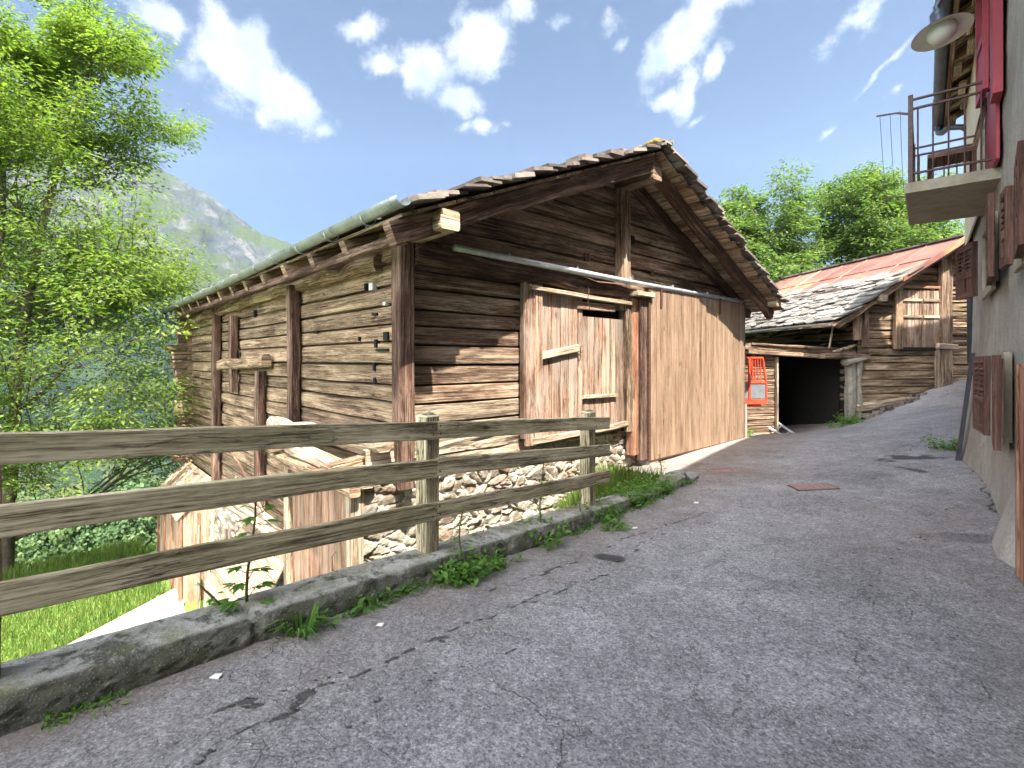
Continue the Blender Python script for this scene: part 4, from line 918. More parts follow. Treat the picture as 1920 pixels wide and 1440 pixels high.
mb = MB(); mb.beam((px0-.12,-.1,2.05),(px1+.1,-.1,2.0), .18, .16, wob=.03, ch=.03); mb.beam((px0-.05,-.06,.7),(px0-.05,-.06,2.), .1, .1, up=(0,1,0), wob=.03); mb.build('post_bracket', M['bleach_lit'], b2)
mb = MB(); mb.beam((.1,-.05,2.0),(.1,-.05,3.3), .14, .16, up=(0,1,0), wob=.03); mb.beam((-.12,-.05,2.2),(-.12,-.05,3.1), .2, .1, up=(0,1,0), wob=.03); mb.build('corner_post', M['log'], b2)
mb = MB(); y0_ = -.5; mb.beam((.3,y0_,3.33),(.3,D2,3.33), .2, .2, wob=.03, ch=.03, seg=20); mb.build('purlin', M['bleach_lit'], b2)
mb = MB(); mb.beam((R2X,y0_,4.86),(R2X,D2,4.86), .22, .24, wob=.03, ch=.05, seg=20); mb.beam((5.6,y0_,3.2),(5.6,D2,3.2), .2, .2, wob=.03, ch=.03, seg=20); mb.build('ridge_beam', M['bleach_lit'], b2)
# hatch
hx0 = B2.front(1687, 600)[0]; hx1 = B2.front(1757, 600)[0]; hz0 = B2.front(1700, 651)[1]; hz1 = B2.front(1700, 541)[1]; hm = B2.front(1724, 600)[0]
h = empty('hatch'); h.parent = b2
for (a, b) in ((hx0, hm-.01), (hm+.03, hx1-.02)):
    mb = MB(); planks(mb, a, b, -.08, -.0, hz0, hz1-.06, .14, .012); lf = mb.build('hatch_leaf', M['door'], h)
    for zf in (.16, .52, .8): 
        if zf == .16: continue
        mb = MB(); mb.box(a+.01, b-.01, -.11, -.08, hz0+(hz1-hz0)*zf-.04+(.0), hz0+(hz1-hz0)*zf+.03, 'x', ch=.006); mb.build('batten', M['pale'], lf)
mb = MB(); fx = B2.front(1678, 600)[0]; mb.box(fx-.08, hx0-.005, -.12, .0, hz0-.05, hz1+.25, 'z', ch=.015, wob=.02); mb.box(hm-.005, hm+.025, -.09, -.02, hz0, hz1-.1, 'z', ch=.003); mb.build('hatch_frame', M['log_grey'], h)
mb = MB(); mb.box(hx0-.0, hx1+.05, -.1, .0, hz1, hz1+.07, 'x', ch=.01); mb.box(hx1-.02, hx1+.05, -.095, .0, hz0, hz1, 'z', ch=.01); mb.build('hatch_frame', M['red_wood'], h)
mb = MB(); mb.box(hx0-.0, hx1, -.06, -.02, hz0-.09, hz0, 'x', ch=.01); mb.build('hatch_gap', M['black'], h)
# roof
mb = MB()
for side_ in (-1, 1):
    end = E2 if side_ < 0 else 7.3; x = R2X
    while abs(x-R2X) < abs(end-R2X)-.02:
        x2 = x+side_*.26
        if abs(x2-R2X) > abs(end-R2X): x2 = end
        pts = [(x,-OV2,r2z(x)-.1),(x2-side_*.01,-OV2,r2z(x2)-.1),(x2-side_*.01,D2+.4,r2z(x2)-.1),(x,D2+.4,r2z(x)-.1)]
        mb.poly(pts if side_ > 0 else pts[::-1], -.03, (side_*S2,0,1), uvax=(0,1,0)); x = x2
mb.build('roof_deck', M['deck'], b2)
xmid = R2X-2.05
sm = slates('slate_roof', b2, -1, R2X, R2Z, S2, E2-.03, -OV2-.04, D2+.4, M['slate_pale'], expo=.19, sz=.5, thick=(.02,.04), seed=9, x_start=2.05*math.hypot(1,S2)-.2)
slates('slate_roof', b2, 1, R2X, R2Z, S2, 7.3, -OV2-.04, D2+.4, M['slate'], expo=.24, sz=.5, seed=10)
mb = MB(); nrm = Vector((-S2,0,1)).normalized(); rn = random.Random(4); y = -OV2-.05
while y < D2+.4:
    w = 1.05; e = rn.uniform(-.06,.06)
    for (xa_, xb_) in ((R2X-.02, R2X-1.1), (R2X-1.06, xmid-.12+e)):
        za_, zb_ = r2z(xa_)-.035, r2z(xb_)-.03+(.02 if xa_ > R2X-.1 else 0)
        mb.poly([(xa_,y,za_),(xa_,y+w+.03,za_),(xb_,y+w+.03,zb_),(xb_,y,zb_)], .006, nrm, r=rn.random(), uvax=(0,1,0))
    mb.tube([(R2X-.02,y,r2z(R2X-.02)-.02),(xmid-.1,y,r2z(xmid-.1)-.01)], .022, 5, r=rn.random()); y += w
mb.build('sheet_roof', M['rust_roof'], b2)
mb = MB(); mb.box(xmid-.18, xmid-.12, -OV2, D2+.3, r2z(xmid-.15)+.0, r2z(xmid-.15)+.04, 'y', wob=.02, ch=.01); mb.build('roof_batten', M['beam'], b2)
mb = MB(); y = -OV2-.05
while y < D2+.3:
    w = rn.uniform(.25,.45); mb.poly([(R2X-.12,y,R2Z-.03),(R2X+.12,y+.02,R2Z-.0),(R2X+.14,y+w,R2Z+.0),(R2X-.12,y+w,R2Z-.02)], .05, (.1,0,1), r=rn.random()); y += w*.9
mb.build('ridge_slates', M['slate'], b2)
mb = MB(); mb.poly([(R2X-.05,-OV2-.06,R2Z-.2),(R2X-.05,-OV2-.06,R2Z-.02),(xmid,-OV2-.06,r2z(xmid)+.0),(xmid,-OV2-.06,r2z(xmid)-.13)], .03, (0,-1,0)); mb.build('verge_board', M['rust_roof'], b2)
mb = MB(); mb.beam((R2X-.1,-OV2+.1,R2Z-.24),(E2+.2,-OV2+.1,r2z(E2+.2)-.22), .12, .16, wob=.03, ch=.02); mb.beam((R2X+.1,-OV2+.1,R2Z-.24),(7.1,-OV2+.1,r2z(7.1)-.22), .12, .16, wob=.03, ch=.02); mb.build('verge_beam', M['log_grey'], b2)
mb = MB(); halfpipe(mb, (E2-.06,-OV2+.05,r2z(E2)-.03),(E2-.06,D2,r2z(E2)-.08), .07); mb.build('gutter', M['galv'], b2, smooth=True)
# open bay with lintels, side boards and stone post
YB = .55
bx0 = B2.front(1455, 740, YB)[0]; bx1 = B2.front(1586, 740, YB)[0]; bzt = B2.front(1520, 671, YB)[1]
xw0 = B2.front(1380, 740, YB)[0]
mb = MB(); logs(mb, xw0-.6, bx0, -.75, 1.95, YB+.05, .07, .11, wob=.02); mb.build('bay_side_wall', M['log'], b2)
mb = MB(); mb.box(bx0-.01, bx0+.05, YB-.05, YB+.1, -.8, bzt+.03, 'z', ch=.008); mb.build('bay_post', M['bleach_lit'], b2)
mb = MB(); mb.beam((xw0+.3,YB-.04,1.88),(.05,YB-.1,1.70), .2, .12, wob=.03, ch=.02); mb.beam((xw0+.4,YB-.06,2.1),(-.6,YB-.1,1.98), .12, .06, wob=.02); mb.beam((xw0+.2,YB,2.02),(-.1,YB-.02,1.9), .16, .2, wob=.03); mb.beam((-1.1,YB-.5,1.80),(.15,YB-.62,1.72), .24, .14, wob=.05, ch=.03); mb.build('bay_lintel', M['log'], b2)
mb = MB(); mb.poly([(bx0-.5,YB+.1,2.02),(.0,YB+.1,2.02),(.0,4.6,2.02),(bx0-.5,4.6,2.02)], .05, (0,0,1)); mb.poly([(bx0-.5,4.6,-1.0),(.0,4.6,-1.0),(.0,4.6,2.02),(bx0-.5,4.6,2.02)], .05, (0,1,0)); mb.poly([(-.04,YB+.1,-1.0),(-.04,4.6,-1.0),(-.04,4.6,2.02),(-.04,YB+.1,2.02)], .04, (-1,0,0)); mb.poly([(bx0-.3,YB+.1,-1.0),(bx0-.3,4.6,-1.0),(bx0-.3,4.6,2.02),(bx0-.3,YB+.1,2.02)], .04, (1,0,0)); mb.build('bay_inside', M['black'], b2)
mb = MB(); cx_ = B2.front(1599, 740, 0)[0]; mb.beam((cx_-.07,.0,-.55),(cx_-.05,.02,1.62), .22, .24, up=(0,1,0), wob=.07, ch=.05, seg=10); mb.beam((cx_+.14,-.02,-.3),(cx_+.13,.0,1.6), .13, .2, up=(0,1,0), wob=.05, ch=.03, seg=10)
mb.beam((cx_-.3,-.08,1.55),(cx_+.35,-.06,1.72), .22, .14, wob=.06, ch=.04); mb.build('stone_post', mineral('grey_timber', [(.3,(.13,.115,.09)),(.5,(.27,.25,.2)),(.7,(.42,.39,.34))], 6., 60., .03, .95), b2)
mb = MB(); rn = random.Random(3)
for k in range(46):
    t = rn.random(); x_ = cx_+.1+t*2.0; yy_ = rn.uniform(-.38,.02); z_ = B2.w(x_, yy_).xy; zz = road_z(*z_); r0 = rn.uniform(.05,.15)*(1-t*.4); a_ = rn.uniform(0,3); q_ = [(x_+r0*math.cos(a_+j*1.05)*rn.uniform(.7,1.2), yy_+r0*.8*math.sin(a_+j*1.05)*rn.uniform(.7,1.2), zz-.03+(yy_+.4)*.25*(1-t)) for j in range(6)]; mb.poly(q_, rn.uniform(.04,.11), (rn.uniform(-.2,.2),rn.uniform(-.3,.1),1), r=rn.random())
mb.build('footing_stones', M['slate'], b2)
# timber scraps on the bay lintel
mb = MB(); mb.beam((-.85,.1,1.98),(-.62,.2,2.75), .04, .03); mb.build('leaning_stick', M['bleach_lit'], b2)
mb = MB(); 
for k in range(5): mb.beam((-.8+k*.1,-.02-k*.02,1.9+k*.03),(-.35+k*.08,.1,1.95+k*.03), .1, .05, wob=.02)
tag(mb.build('scrap_wood', M['tan'], frame=B2), 'heap of pale scrap timber on the lintel of the open bay', 'scrap timber')
# small low slate roof left of the bay
mb = MB(); xs_, zs_ = B2.front(1442, 603, .4)
lr = [(xs_,.3,zs_+.05),(xs_-1.9,.3,zs_-.75),(xs_-1.9,3.,zs_-.75),(xs_,3.,zs_+.05)]
mb.poly(lr, .05, (-.4,0,1), uvax=(0,1,0)); low = mb.build('porch_roof', M['white'], b2)
slates('porch_slates', low, -1, xs_, zs_+.13, .42, xs_-1.95, .28, 3., M['slate_pale'], seed=12)

# ladder
mb = MB(); lx, lz = B2.front(1461, 785, .5); a = Vector((bx0+.12,.75,.05)); 
p0, p1 = B2.w(bx0+.04,.9,.0), B2.w(bx0+.72,.35,-.6); q0, q1 = p0+Vector((-.25,-.30,-.22)), p1+Vector((-.36,-.25,-.02))
lad = empty('ladder', p1, 0, 'short aluminium ladder lying in the dark open bay', 'ladder')
mb = MB(); mb.beam(p0-p1, Vector((0,0,0)), .03, .06); mb.build('rail', M['galv'], lad)
mb = MB(); mb.beam(q0-p1, q1-p1, .03, .06); mb.build('rail', M['galv'], lad)
for t in (.12,.36,.6,.84):
    mb = MB(); mb.tube([p0.lerp(p1,t)-p1, q0.lerp(q1,t)-p1], .015, 6); mb.build('rung', M['galv'], lad)
# orange cage
cb = B2.w(B2.front(1405, 740, -.6)[0], -.6, 0); cz = EYE+(HZ-752)*cb.y/F
cage = empty('orange_cage', (cb.x, cb.y, cz), B2.a, 'orange steel cage with bars above a grey panel behind the barn corner', 'cage')
w0, h0, d0 = .38, 1.12, .5
def cbx(name, mat, *bs):
    mb = MB()
    for b in bs: mb.box(*b, ch=.004)
    return mb.build(name, mat, cage)
cbx('base', M['orange'], (-.75,.32,-.25,.25,-.06,.06,'x'),(-.6,.2,-.2,.2,-.12,-.06,'x'))
cbx('panel', M['grey_panel'], (-.12,.27,-.245,-.235,.08,.46,'x'),(-.7,-.20,-.245,-.235,.08,.46,'x'),(.28,.29,-.22,.22,.08,.46,'z'))
mb = MB(); mb.box(-.19,-.13,-.26,-.22,.06,h0,'z'); mb.box(-.75,.31,-.26,-.22,.46,.50,'x'); mb.box(-.75,.22,-.26,-.22,h0-.04,h0,'x'); mb.beam((.30,-.24,.06),(.30,-.24,.5),.04,.04,up=(0,1,0)); mb.beam((.30,-.24,.5),(.20,-.24,h0),.04,.04,up=(0,1,0)); mb.beam((.30,.24,.06),(.20,.24,h0),.04,.04,up=(0,1,0)); mb.beam((.2,-.24,h0-.02),(.2,.24,h0-.02),.04,.04); mb.build('frame', M['orange'], cage)
for x in (-.08,.0,.08,.16): 
    mb = MB(); mb.beam((x,-.24,.5),(x*.85,-.24,h0-.02),.02,.02,up=(0,1,0)); mb.build('bar', M['orange'], cage)
for x in (-.3,-.4,-.5): 
    mb = MB(); mb.beam((x,-.24,.5),(x,-.24,h0-.02),.02,.02,up=(0,1,0)); mb.build('bar', M['orange'], cage)
# ================================================================== HOUSE on the right (frame HF: x along the wall, +y to the street)
random.seed(31)
house = fempty('plaster_house', HF, 'grey plastered village house with balcony and brown shutters on the right', 'house')
HS1 = 11.0; HTOP = 5.75
def hp(u, v, y=0): return HF.front(u, v, y)     # -> (s, z)
def house_wall():
    s0 = np.arange(-9, HS1+.001, .08); z0 = np.arange(-.6, HTOP+.3, .08); S, Z = np.meshgrid(s0, z0)
    Y = (fbm(S, Z, 77, .8, 4)-.5)*.05+(fbm(S, Z, 87, 8, 3)-.5)*.012
    bat = np.clip((2.0-Z)/2.4, 0, 1)**1.5*.3*sstep(7.8, 10.8, S); Y = Y+bat+np.clip((.5-Z), 0, 1)*.05
    s_, _ = hp(1905, 900); but = sstep(.55, .15, np.abs(S-5.75))*np.clip((.62-Z)/.7, 0, 1)*.15; Y = Y+but
    o = grid_mesh('street_wall', S, Y, Z, M['plaster'], kind=None); o.parent = house
    # far end wall and back
    mb = MB(); mb.poly([(HS1,0.12,-.6),(HS1,-7,-.6),(HS1,-7,HTOP+.3),(HS1,-.0,HTOP+.3),(HS1,-.0,1.9)], .25, (-1,0,0)); mb.poly([(-9,-7,-.6),(HS1-.2,-7,-.6),(HS1-.2,-7,HTOP),(-9,-7,HTOP)], .2, (0,1,0)); mb.poly([(-9,-.06,-.6),(-9,-7,-.6),(-9,-7,HTOP),(-9,-.06,HTOP)], .2, (1,0,0)); mb.build('end_wall', M['plaster'], house)
house_wall()
mb = MB(); mb.box(7.75, HS1+.01, .055, .075, 3.5, 5.7, 'z', ch=.002); mb.build('cream_render', M['cream'], house)
# roof of the visible part: board soffit, rafters, gutter
mb = MB(); x = -9
while x < HS1+.5:
    mb.poly([(x,.36,HTOP+.0),(x+.19,.36,HTOP+.0),(x+.19,-3.5,HTOP+1.75),(x,-3.5,HTOP+1.75)], .03, (0,.4,1), uvax=(0,1,0)); x += .2
mb.poly([(-9,-3.5,HTOP+1.75),(HS1+.5,-3.5,HTOP+1.75),(HS1+.5,-7.4,HTOP+0.),(-9,-7.4,HTOP+0.)], .05, (0,-.4,1)); mb.build('roof_boards', M['deck'], house)
for x in np.arange(-8.6, HS1+.3, .55):
    mb = MB(); mb.beam((x,.30,HTOP-.05),(x,-1.2,HTOP+.63), .1, .12, wob=.01); mb.build('rafter', M['deck'], house)
for x in np.arange(3.4, HS1+.3, .62):
    mb = MB(); a = random.uniform(.05,.2); mb.box(x, x+random.uniform(.25,.5), a, a+.08, HTOP-.16, HTOP-.12, 'x', ch=.004); mb.build('soffit_lath', M['pale'], house)
mb = MB(); mb.box(-9, HS1+.45, .28, .33, HTOP-.12, HTOP+.02, 'x', ch=.006); mb.build('fascia', M['deck'], house)
slates('roof_slates', house, 1, 0, 0, .45, 4., 0, 1, M['slate'], seed=2).name = 'tmp'; bpy.data.objects.remove(bpy.data.objects['tmp'])
rn = random.Random(17); mb = MB()
for r_ in range(18):
    x = -9
    while x < HS1+.5:
        w = rn.uniform(.25,.5); y = .47-r_*.22; zz = HTOP+.06+(.42-y)*.447; mb.poly([(x,y+.0,zz+.03),(x+w,y+rn.uniform(-.02,.02),zz+.03),(x+w,y-.35,zz+.14),(x,y-.35,zz+.14)], .03, (0,.4,1), r=rn.random()); x += w
mb.build('roof_slates', M['slate'], house)
mb = MB(); halfpipe(mb, (-9,.40,HTOP+.0),(HS1+.5,.40,HTOP-.04), .075); gt = mb.build('gutter', M['pipe_dark'], house, smooth=True)
mb = MB(); g_ = HS1-.25; mb.tube([(g_+.5,.40,HTOP-.08),(g_+.5,.40,HTOP-.22),(g_+.3,.36,HTOP-.30),(g_,.28,HTOP-.34),(g_,.12,HTOP-.38),(g_-.0,.05,HTOP-.46),(g_,.04,HTOP-.7),(g_,.02,1.6)], .045, 10); mb.build('drainpipe', M['pipe_dark'], gt, smooth=True)
# tall blocks added out of sight behind the street front to shade the street
th_ = fempty('street_shade_block', HF, 'unseen plastered blocks added behind the street front to shade the street', 'house')
def tblock(s0, s1, c0, h, nm, par):
    mb = MB(); mb.box(s0, s1, -c0-5.5, -c0, 2, h, 'x', ch=.02); mb.build('wall', M['plaster'], par)
    mb = MB(); m_ = -c0-2.75; 
    mb.poly([(s0-.3,-c0+.3,h-.1),(s1+.3,-c0+.3,h-.1),(s1+.3,m_,h+1.3),(s0-.3,m_,h+1.3)], .12, (0,.4,1)); mb.poly([(s0-.3,m_,h+1.3),(s1+.3,m_,h+1.3),(s1+.3,-c0-5.8,h-.1),(s0-.3,-c0-5.8,h-.1)], .12, (0,-.4,1)); mb.build('roof', M['slate'], par)
TB1 = (-8.5, 5.1, 1.3, 10.85); TB2 = (5.2, 15.5, 1.3, 9.7)
tblock(*TB1, 'a', th_); tblock(*TB2, 'b', th_)
up_ = empty('barn_shade_block', (0,0,0), 0, 'unseen plastered block added behind the bend to cast shadow on the old barn', 'house')  # unseen block, added and shaped for the shadow it throws on the far barn
mb = MB(); P3 = [B2.w(x, y) for x, y in ((1.9,-2.7),(6.5,-2.7),(6.5,-9.0),(3.2,-9.0))]
b0 = len(mb.v); 
for p, h_ in zip(P3, (7.7,8.4,8.4,7.7)): mb.v += [(p.x,p.y,.3),(p.x,p.y,h_)]
for i in range(4): j = (i+1)%4; mb.face((b0+2*i,b0+2*j,b0+2*j+1,b0+2*i+1), ((0,0),(1,0),(1,1),(0,1)), .5)
mb.build('wall', M['plaster'], up_)
mb = MB(); mb.poly([(p.x,p.y,h_) for p, h_ in zip(P3, (7.7,8.4,8.4,7.7))][::-1], .15, (0,0,1)); mb.build('roof', M['slate'], up_)
# balcony
zb = 3.46; s_a = hp(1882, 320, .0)[0]; s_b = hp(1852, 405, .0)[0]
s_a, s_b = 5.35, 7.35
# fit the slab corners from the photo at the slab's height
def hfit(u, v, z):                             # pixel at known height -> (s, y)
    D = (z-EYE)*F/(HZ-v); p = HF.inv @ Vector(((u-960)/F*D, D, z)); return p.x, p.y
c1 = hfit(1697, 363, zb); c2 = hfit(1703, 423, zb); s_a, s_b = c1[0], c2[0]; OUT = (c1[1]+c2[1])/2
print('balcony', c1, c2)
bal = empty('balcony'); bal.parent = house
mb = MB(); mb.box(s_a, s_b, -.05, OUT, zb, zb+.11, 'x', ch=.012); mb.build('slab', M['slab'], bal)
rt = MB(); zr = zb+.11; H1 = .98
br = empty('railing'); br.parent = bal
def rail(p, q, r=.014):
    mb = MB(); mb.beam(p, q, r*2, r*1.6, ch=.003); return mb.build('rail', M['rail_iron'], bal)
o_ = OUT-.05
for z in (.10, .80, .90): rail((s_a+.03,o_,zr+z),(s_b-.03,o_,zr+z)); rail((s_a+.03,0,zr+z),(s_a+.03,o_,zr+z)); rail((s_b-.03,0,zr+z),(s_b-.03,o_,zr+z))
for (x, y) in [(s_a+.03,o_),(s_b-.03,o_)]:
    mb = MB(); mb.box(x-.022, x+.022, y-.022, y+.022, zr-.05, zr+.95, 'z', ch=.004); mb.build('corner_bar', M['rail_iron'], bal)
for t in np.arange(.14, o_-.05, .125):
    for x in (s_a+.03, s_b-.03): mb = MB(); mb.tube([(x,t,zr+.0),(x,t,zr+.8)], .008, 6); mb.build('bar', M['rail_iron'], bal)
for x in np.arange(s_a+.17, s_b-.1, .125): mb = MB(); mb.tube([(x,o_,zr),(x,o_,zr+.8)], .008, 6); mb.build('bar', M['rail_iron'], bal)
bpy.data.objects.remove(br)
# drying rack arms outside the railing
rk = fempty('drying_rack', HF, 'folding iron clothes drying arms with thin lines outside the balcony railing', 'drying rack')
for (x, z) in ((s_a+.03, zr+.78), (s_b-.1, zr+.25)):
    mb = MB(); mb.beam((x,o_,z-.03),(x,o_+.12,z+.02), .02, .02); mb.beam((x,o_+.12,z+.02),(x,o_+.30,z+.04), .018, .015); mb.build('arm', M['rail_iron'], rk)
for k in range(3):
    y = o_+.09+k*.09; mb = MB(); mb.tube([(s_a+.03,y,zr+.82),(s_a+.6,y,zr+.45),(s_b-.3,y,zr+.22),(s_b-.1,y,zr+.3)], .0025, 4); mb.build('line', M['dark_metal'], rk)
# chair on the balcony
sc_, yc_ = (s_a+s_b)/2-.05, .34
chr_ = empty('wooden_chair', HF.w(sc_, yc_, zr), HF.a+R(0), 'dark wooden chair standing on the balcony behind the railing', 'chair')
mb = MB(); mb.box(-.2,.2,-.2,.22,.40,.45,'x',ch=.012); mb.build('seat', M['beam'], chr_)
for (x, y) in ((-.18,.2),(.18,.2),(-.18,-.18),(.18,-.18)):
    mb = MB(); mb.beam((x,y,0),(x,y,.41), .04, .04, up=(0,1,0)); mb.build('leg', M['beam'], chr_)
mb = MB()
for x in (-.18,.18): mb.beam((x,-.18,.42),(x,-.28,.95), .035, .05, up=(0,1,0))
for z in (.6,.75,.9): mb.box(-.18,.18,-.22-(z-.6)*.18,-.20-(z-.6)*.18,z-.035,z+.035,'x',ch=.004)
mb.build('backrest', M['beam'], chr_)
# shutters
def shutter(x0, x1, z0, z1, y, mat, name='shutter', open_deg=0, hinge='l', louvre=True):
    sh = empty(name); sh.parent = house; w = x1-x0; sh.location = (x0 if hinge == 'l' else x1, y, z0); sh.rotation_euler = (0,0,R(open_deg)); s_ = 1 if hinge == 'l' else -1; Hh = z1-z0; t = .045
    mb = MB()
    def bx(a, b, c, d, e, f, g_): 
        a, b = sorted((a*s_, b*s_)); mb.box(a, b, c, d, e, f, g_, ch=.003)
    bx(0,.055,0,t,0,Hh,'z'); bx(w-.055,w,0,t,0,Hh,'z'); bx(.055,w-.055,0,t,0,.08,'x'); bx(.055,w-.055,0,t,Hh-.07,Hh,'x'); bx(.055,w-.055,0,t,Hh*.42-.04,Hh*.42+.04,'x'); bx(.055,w-.055,.01,.03,.08,Hh*.42,'z')
    if w > .5: bx(w/2-.02,w/2+.02,0,t,.08,Hh-.07,'z')
    mb.build('frame', mat, sh)
    mb = MB(); z = Hh*.42+.07
    while z < Hh-.1 and louvre:
        a, b = sorted((.05*s_, (w-.05)*s_)); mb.beam((a,.02,z),(b,.02,z), .055, .012, up=(0,.7,1), ch=.002); z += .05
    if louvre: mb.build('slats', mat, sh)
    return sh
def window(u0, u1, v0, v1, leafs=True):
    a, zt = hp(u0, v0); b, zb_ = hp(u1, v1); x0, x1 = min(a,b), max(a,b); return x0, x1, min(zt,zb_), max(zt,zb_)
# lower window with two leaves
def win(x0, x1, z0, z1, y=.03):
    w_ = empty('window'); w_.parent = house
    mb = MB(); mb.box(x0-.07,x1+.07,y,y+.035,z0-.09,z0,'x',ch=.006); mb.box(x0-.06,x0,y-.02,y+.03,z0,z1+.05,'z',ch=.004); mb.box(x1,x1+.06,y-.02,y+.03,z0,z1+.05,'z',ch=.004); mb.box(x0,x1,y-.02,y+.03,z1,z1+.06,'x',ch=.004); mb.build('frame', M['slab'], w_)
    mb = MB(); mb.box(x0,x1,y-.02,y+.008,z0,z1,'x',ch=.001); mb.build('pane', M['glass'], w_)
    mb = MB(); mb.box((x0+x1)/2-.025,(x0+x1)/2+.025,y,y+.02,z0,z1,'z',ch=.002); mb.build('mullion', M['beam'], w_)
win(6.02, 6.5, .95, 1.66)
shutter(6.56, 7.22, .93, 1.69, .10, M['shutter'], open_deg=4, hinge='l'); shutter(5.52, 5.97, .93, 1.69, .09, M['shutter'], open_deg=-3, hinge='r')
mb = MB(); mb.beam((9.6,.06,1.75),(9.75,.22,.1), .10, .05, up=(0,1,0), ch=.006); mb.build('cable_duct', M['dark_metal'], house)
mb = MB(); mb.box(7.78, 7.92, .04, .055, 1.42, 1.70, 'z', ch=.002); mb.build('letter_plate', M['slab'], house)
win(7.05, 8.1, 2.45, 3.1); shutter(8.2, 8.72, 2.42, 3.08, .09, M['shutter'], open_deg=16, hinge='l'); shutter(6.2, 6.95, 2.40, 3.15, .06, M['shutter'], open_deg=-3, hinge='r')
win(4.95, 5.3, 2.4, 2.98); shutter(5.36, 5.62, 2.38, 2.98, .06, M['shutter'], open_deg=3, hinge='l'); shutter(4.3, 4.9, 2.35, 2.98, .06, M['shutter'], open_deg=-4, hinge='r')
# street door
dr = empty('street_door'); dr.parent = house
mb = MB(); mb.box(5.06, 5.13, .03, .075, .1, 1.62, 'z', ch=.004); mb.build('door_frame', M['red_wood'], dr)
mb = MB(); planks(mb, 4.3, 5.06, .03, .06, .1, 1.6, .14); mb.build('door_leaf', M['red_wood'], dr)
# balcony door with red shutters
mb = MB(); mb.box(6.62, 7.62, .03, .06, zr, zr+2.05, 'z', ch=.004); mb.build('balcony_door', M['red_paint'], house)
shutter(6.86, 7.36, 4.36, 5.66, .09, M['red_paint'], 'red_shutter', 3, 'l', False)
mb = MB(); mb.box(6.36, 6.62, .03, .10, 4.1, 5.7, 'z', ch=.004); mb.build('door_jamb', M['red_paint'], house)
# street lamp on a bracket
ls = hfit(1765, 58, 5.1)
lamp = empty('street_lamp', HF.w(ls[0], ls[1], 5.1), HF.a, 'dark enamelled wall lamp with white globe hanging on a bracket above the street', 'lamp')
lamp.scale = (.84,.84,.84); lamp.rotation_euler = (R(-8), R(6), HF.a)
mb = MB(); mb.lathe((0,0,0), [(.07,.22),(.085,.21),(.09,.1),(.10,.07),(.30,-.02),(.305,-.03)], 32); mb.build('shade', M['lamp_paint'], lamp, smooth=True)
mb = MB(); mb.lathe((0,0,0), [(.303,-.032),(.10,.06),(.0,.06)], 32); mb.build('reflector', M['lamp_white'], lamp, smooth=True)
mb = MB(); mb.lathe((0,0,0), [(.14,.04),(.155,-.01),(.145,-.07),(.10,-.12),(.04,-.145),(0,-.15)], 28); mb.build('globe', M['globe'], lamp, smooth=True)
mb = MB(); mb.tube([(0,0,.2),(0,0,.34),(0,-.06,.44),(0,-.2,.5),(0,-ls[1]+.05,.52)], .035, 12); mb.lathe((0,0,.2), [(.085,0),(.085,.05),(.05,.09)], 20); mb.build('bracket', M['lamp_paint'], lamp, smooth=True)

# ================================================================== SMALL THINGS ON THE ROAD
def onroad(name, u, v, label, cat): x, y = gpt(u, v); return empty(name, (x, y, road_z(x, y)+.004), ca, label, cat)
a_, b__, c_, d_ = gpt(1478,900), gpt(1490,925), gpt(1572,907), gpt(1560,928)
gx_, gy_ = gpt(1524, 913); mh = empty('manhole_cover', (gx_, gy_, road_z(gx_, gy_)), R(-8), 'rusty rectangular manhole cover set in the asphalt', 'manhole cover')
mb = MB(); mb.box(-.36,.36,-.26,.26,-.03,.012,'x',ch=.004); mb.build('frame', M['rust_iron'], mh)
mb = MB(); 
for k in range(6): mb.box(-.33+k*.11,-.33+k*.11+.1,-.23,.23,.012,.02,'y',ch=.003)
mb.build('cover', M['manhole'], mh)
gx_, gy_ = gpt(1352, 882); gr = empty('drain_grate', (gx_, gy_, road_z(gx_, gy_)), R(-5), 'rusty iron drain grate with curved slots in the road', 'drain')
mb = MB(); mb.box(-.27,.27,-.27,.27,-.06,.006,'x',ch=.003); mb.build('pit', M['black'], gr)
mb = MB()
for s_ in (-1,1):
    for k in range(9): 
        x = -.25+k*.055; mb.beam((x,s_*.02,.012),(x+.03,s_*.23,.012), .03, .012, ch=.002)
mb.box(-.28,.28,-.02,.02,.006,.018,'x',ch=.002); mb.box(-.28,.28,.23,.28,.006,.018,'x',ch=.002); mb.box(-.28,.28,-.28,-.23,.006,.018,'x',ch=.002); mb.box(.25,.28,-.23,.23,.006,.017,'y',ch=.002); mb.box(-.28,-.255,-.23,.23,.006,.017,'y',ch=.002)
mb.build('grate', M['manhole'], gr)
lit = [(405,1272,'small white paper scrap on the asphalt near the left crack','paper scrap',.028),(1190,992,'tiny pale scrap lying near the middle weeds','paper scrap',.03),(1305,944,'small pale pebble on the road near the drain','pebble',.035),(712,1175,'small white twig scrap beside the kerb weeds','paper scrap',.024)]
for (u, v, lb, ct, s_) in lit:
    x, y = gpt(u, v); mb = MB(); mb.poly([(-s_,-s_*.3,0),(s_*.7,-s_*.5,.0),(s_,s_*.2,.012),(-s_*.4,s_*.5,.006)], .006, (0,0,1)); o = mb.build('paper_scrap' if 'paper' in ct else 'pebble', M['white']); o.location = (x, y, road_z(x, y)+.004); tag(o, lb, ct)

def lay(o):
    x, y = o.location.x, o.location.y; n_ = Vector((road_z(x-.2,y)-road_z(x+.2,y), road_z(x,y-.2)-road_z(x,y+.2), .4)).normalized()
    q = Vector((0,0,1)).rotation_difference(n_) @ o.rotation_euler.to_quaternion(); o.rotation_euler = q.to_euler(); o.location.z -= .008
for o in (mh, gr): lay(o); o.scale = (.7,.72,1)

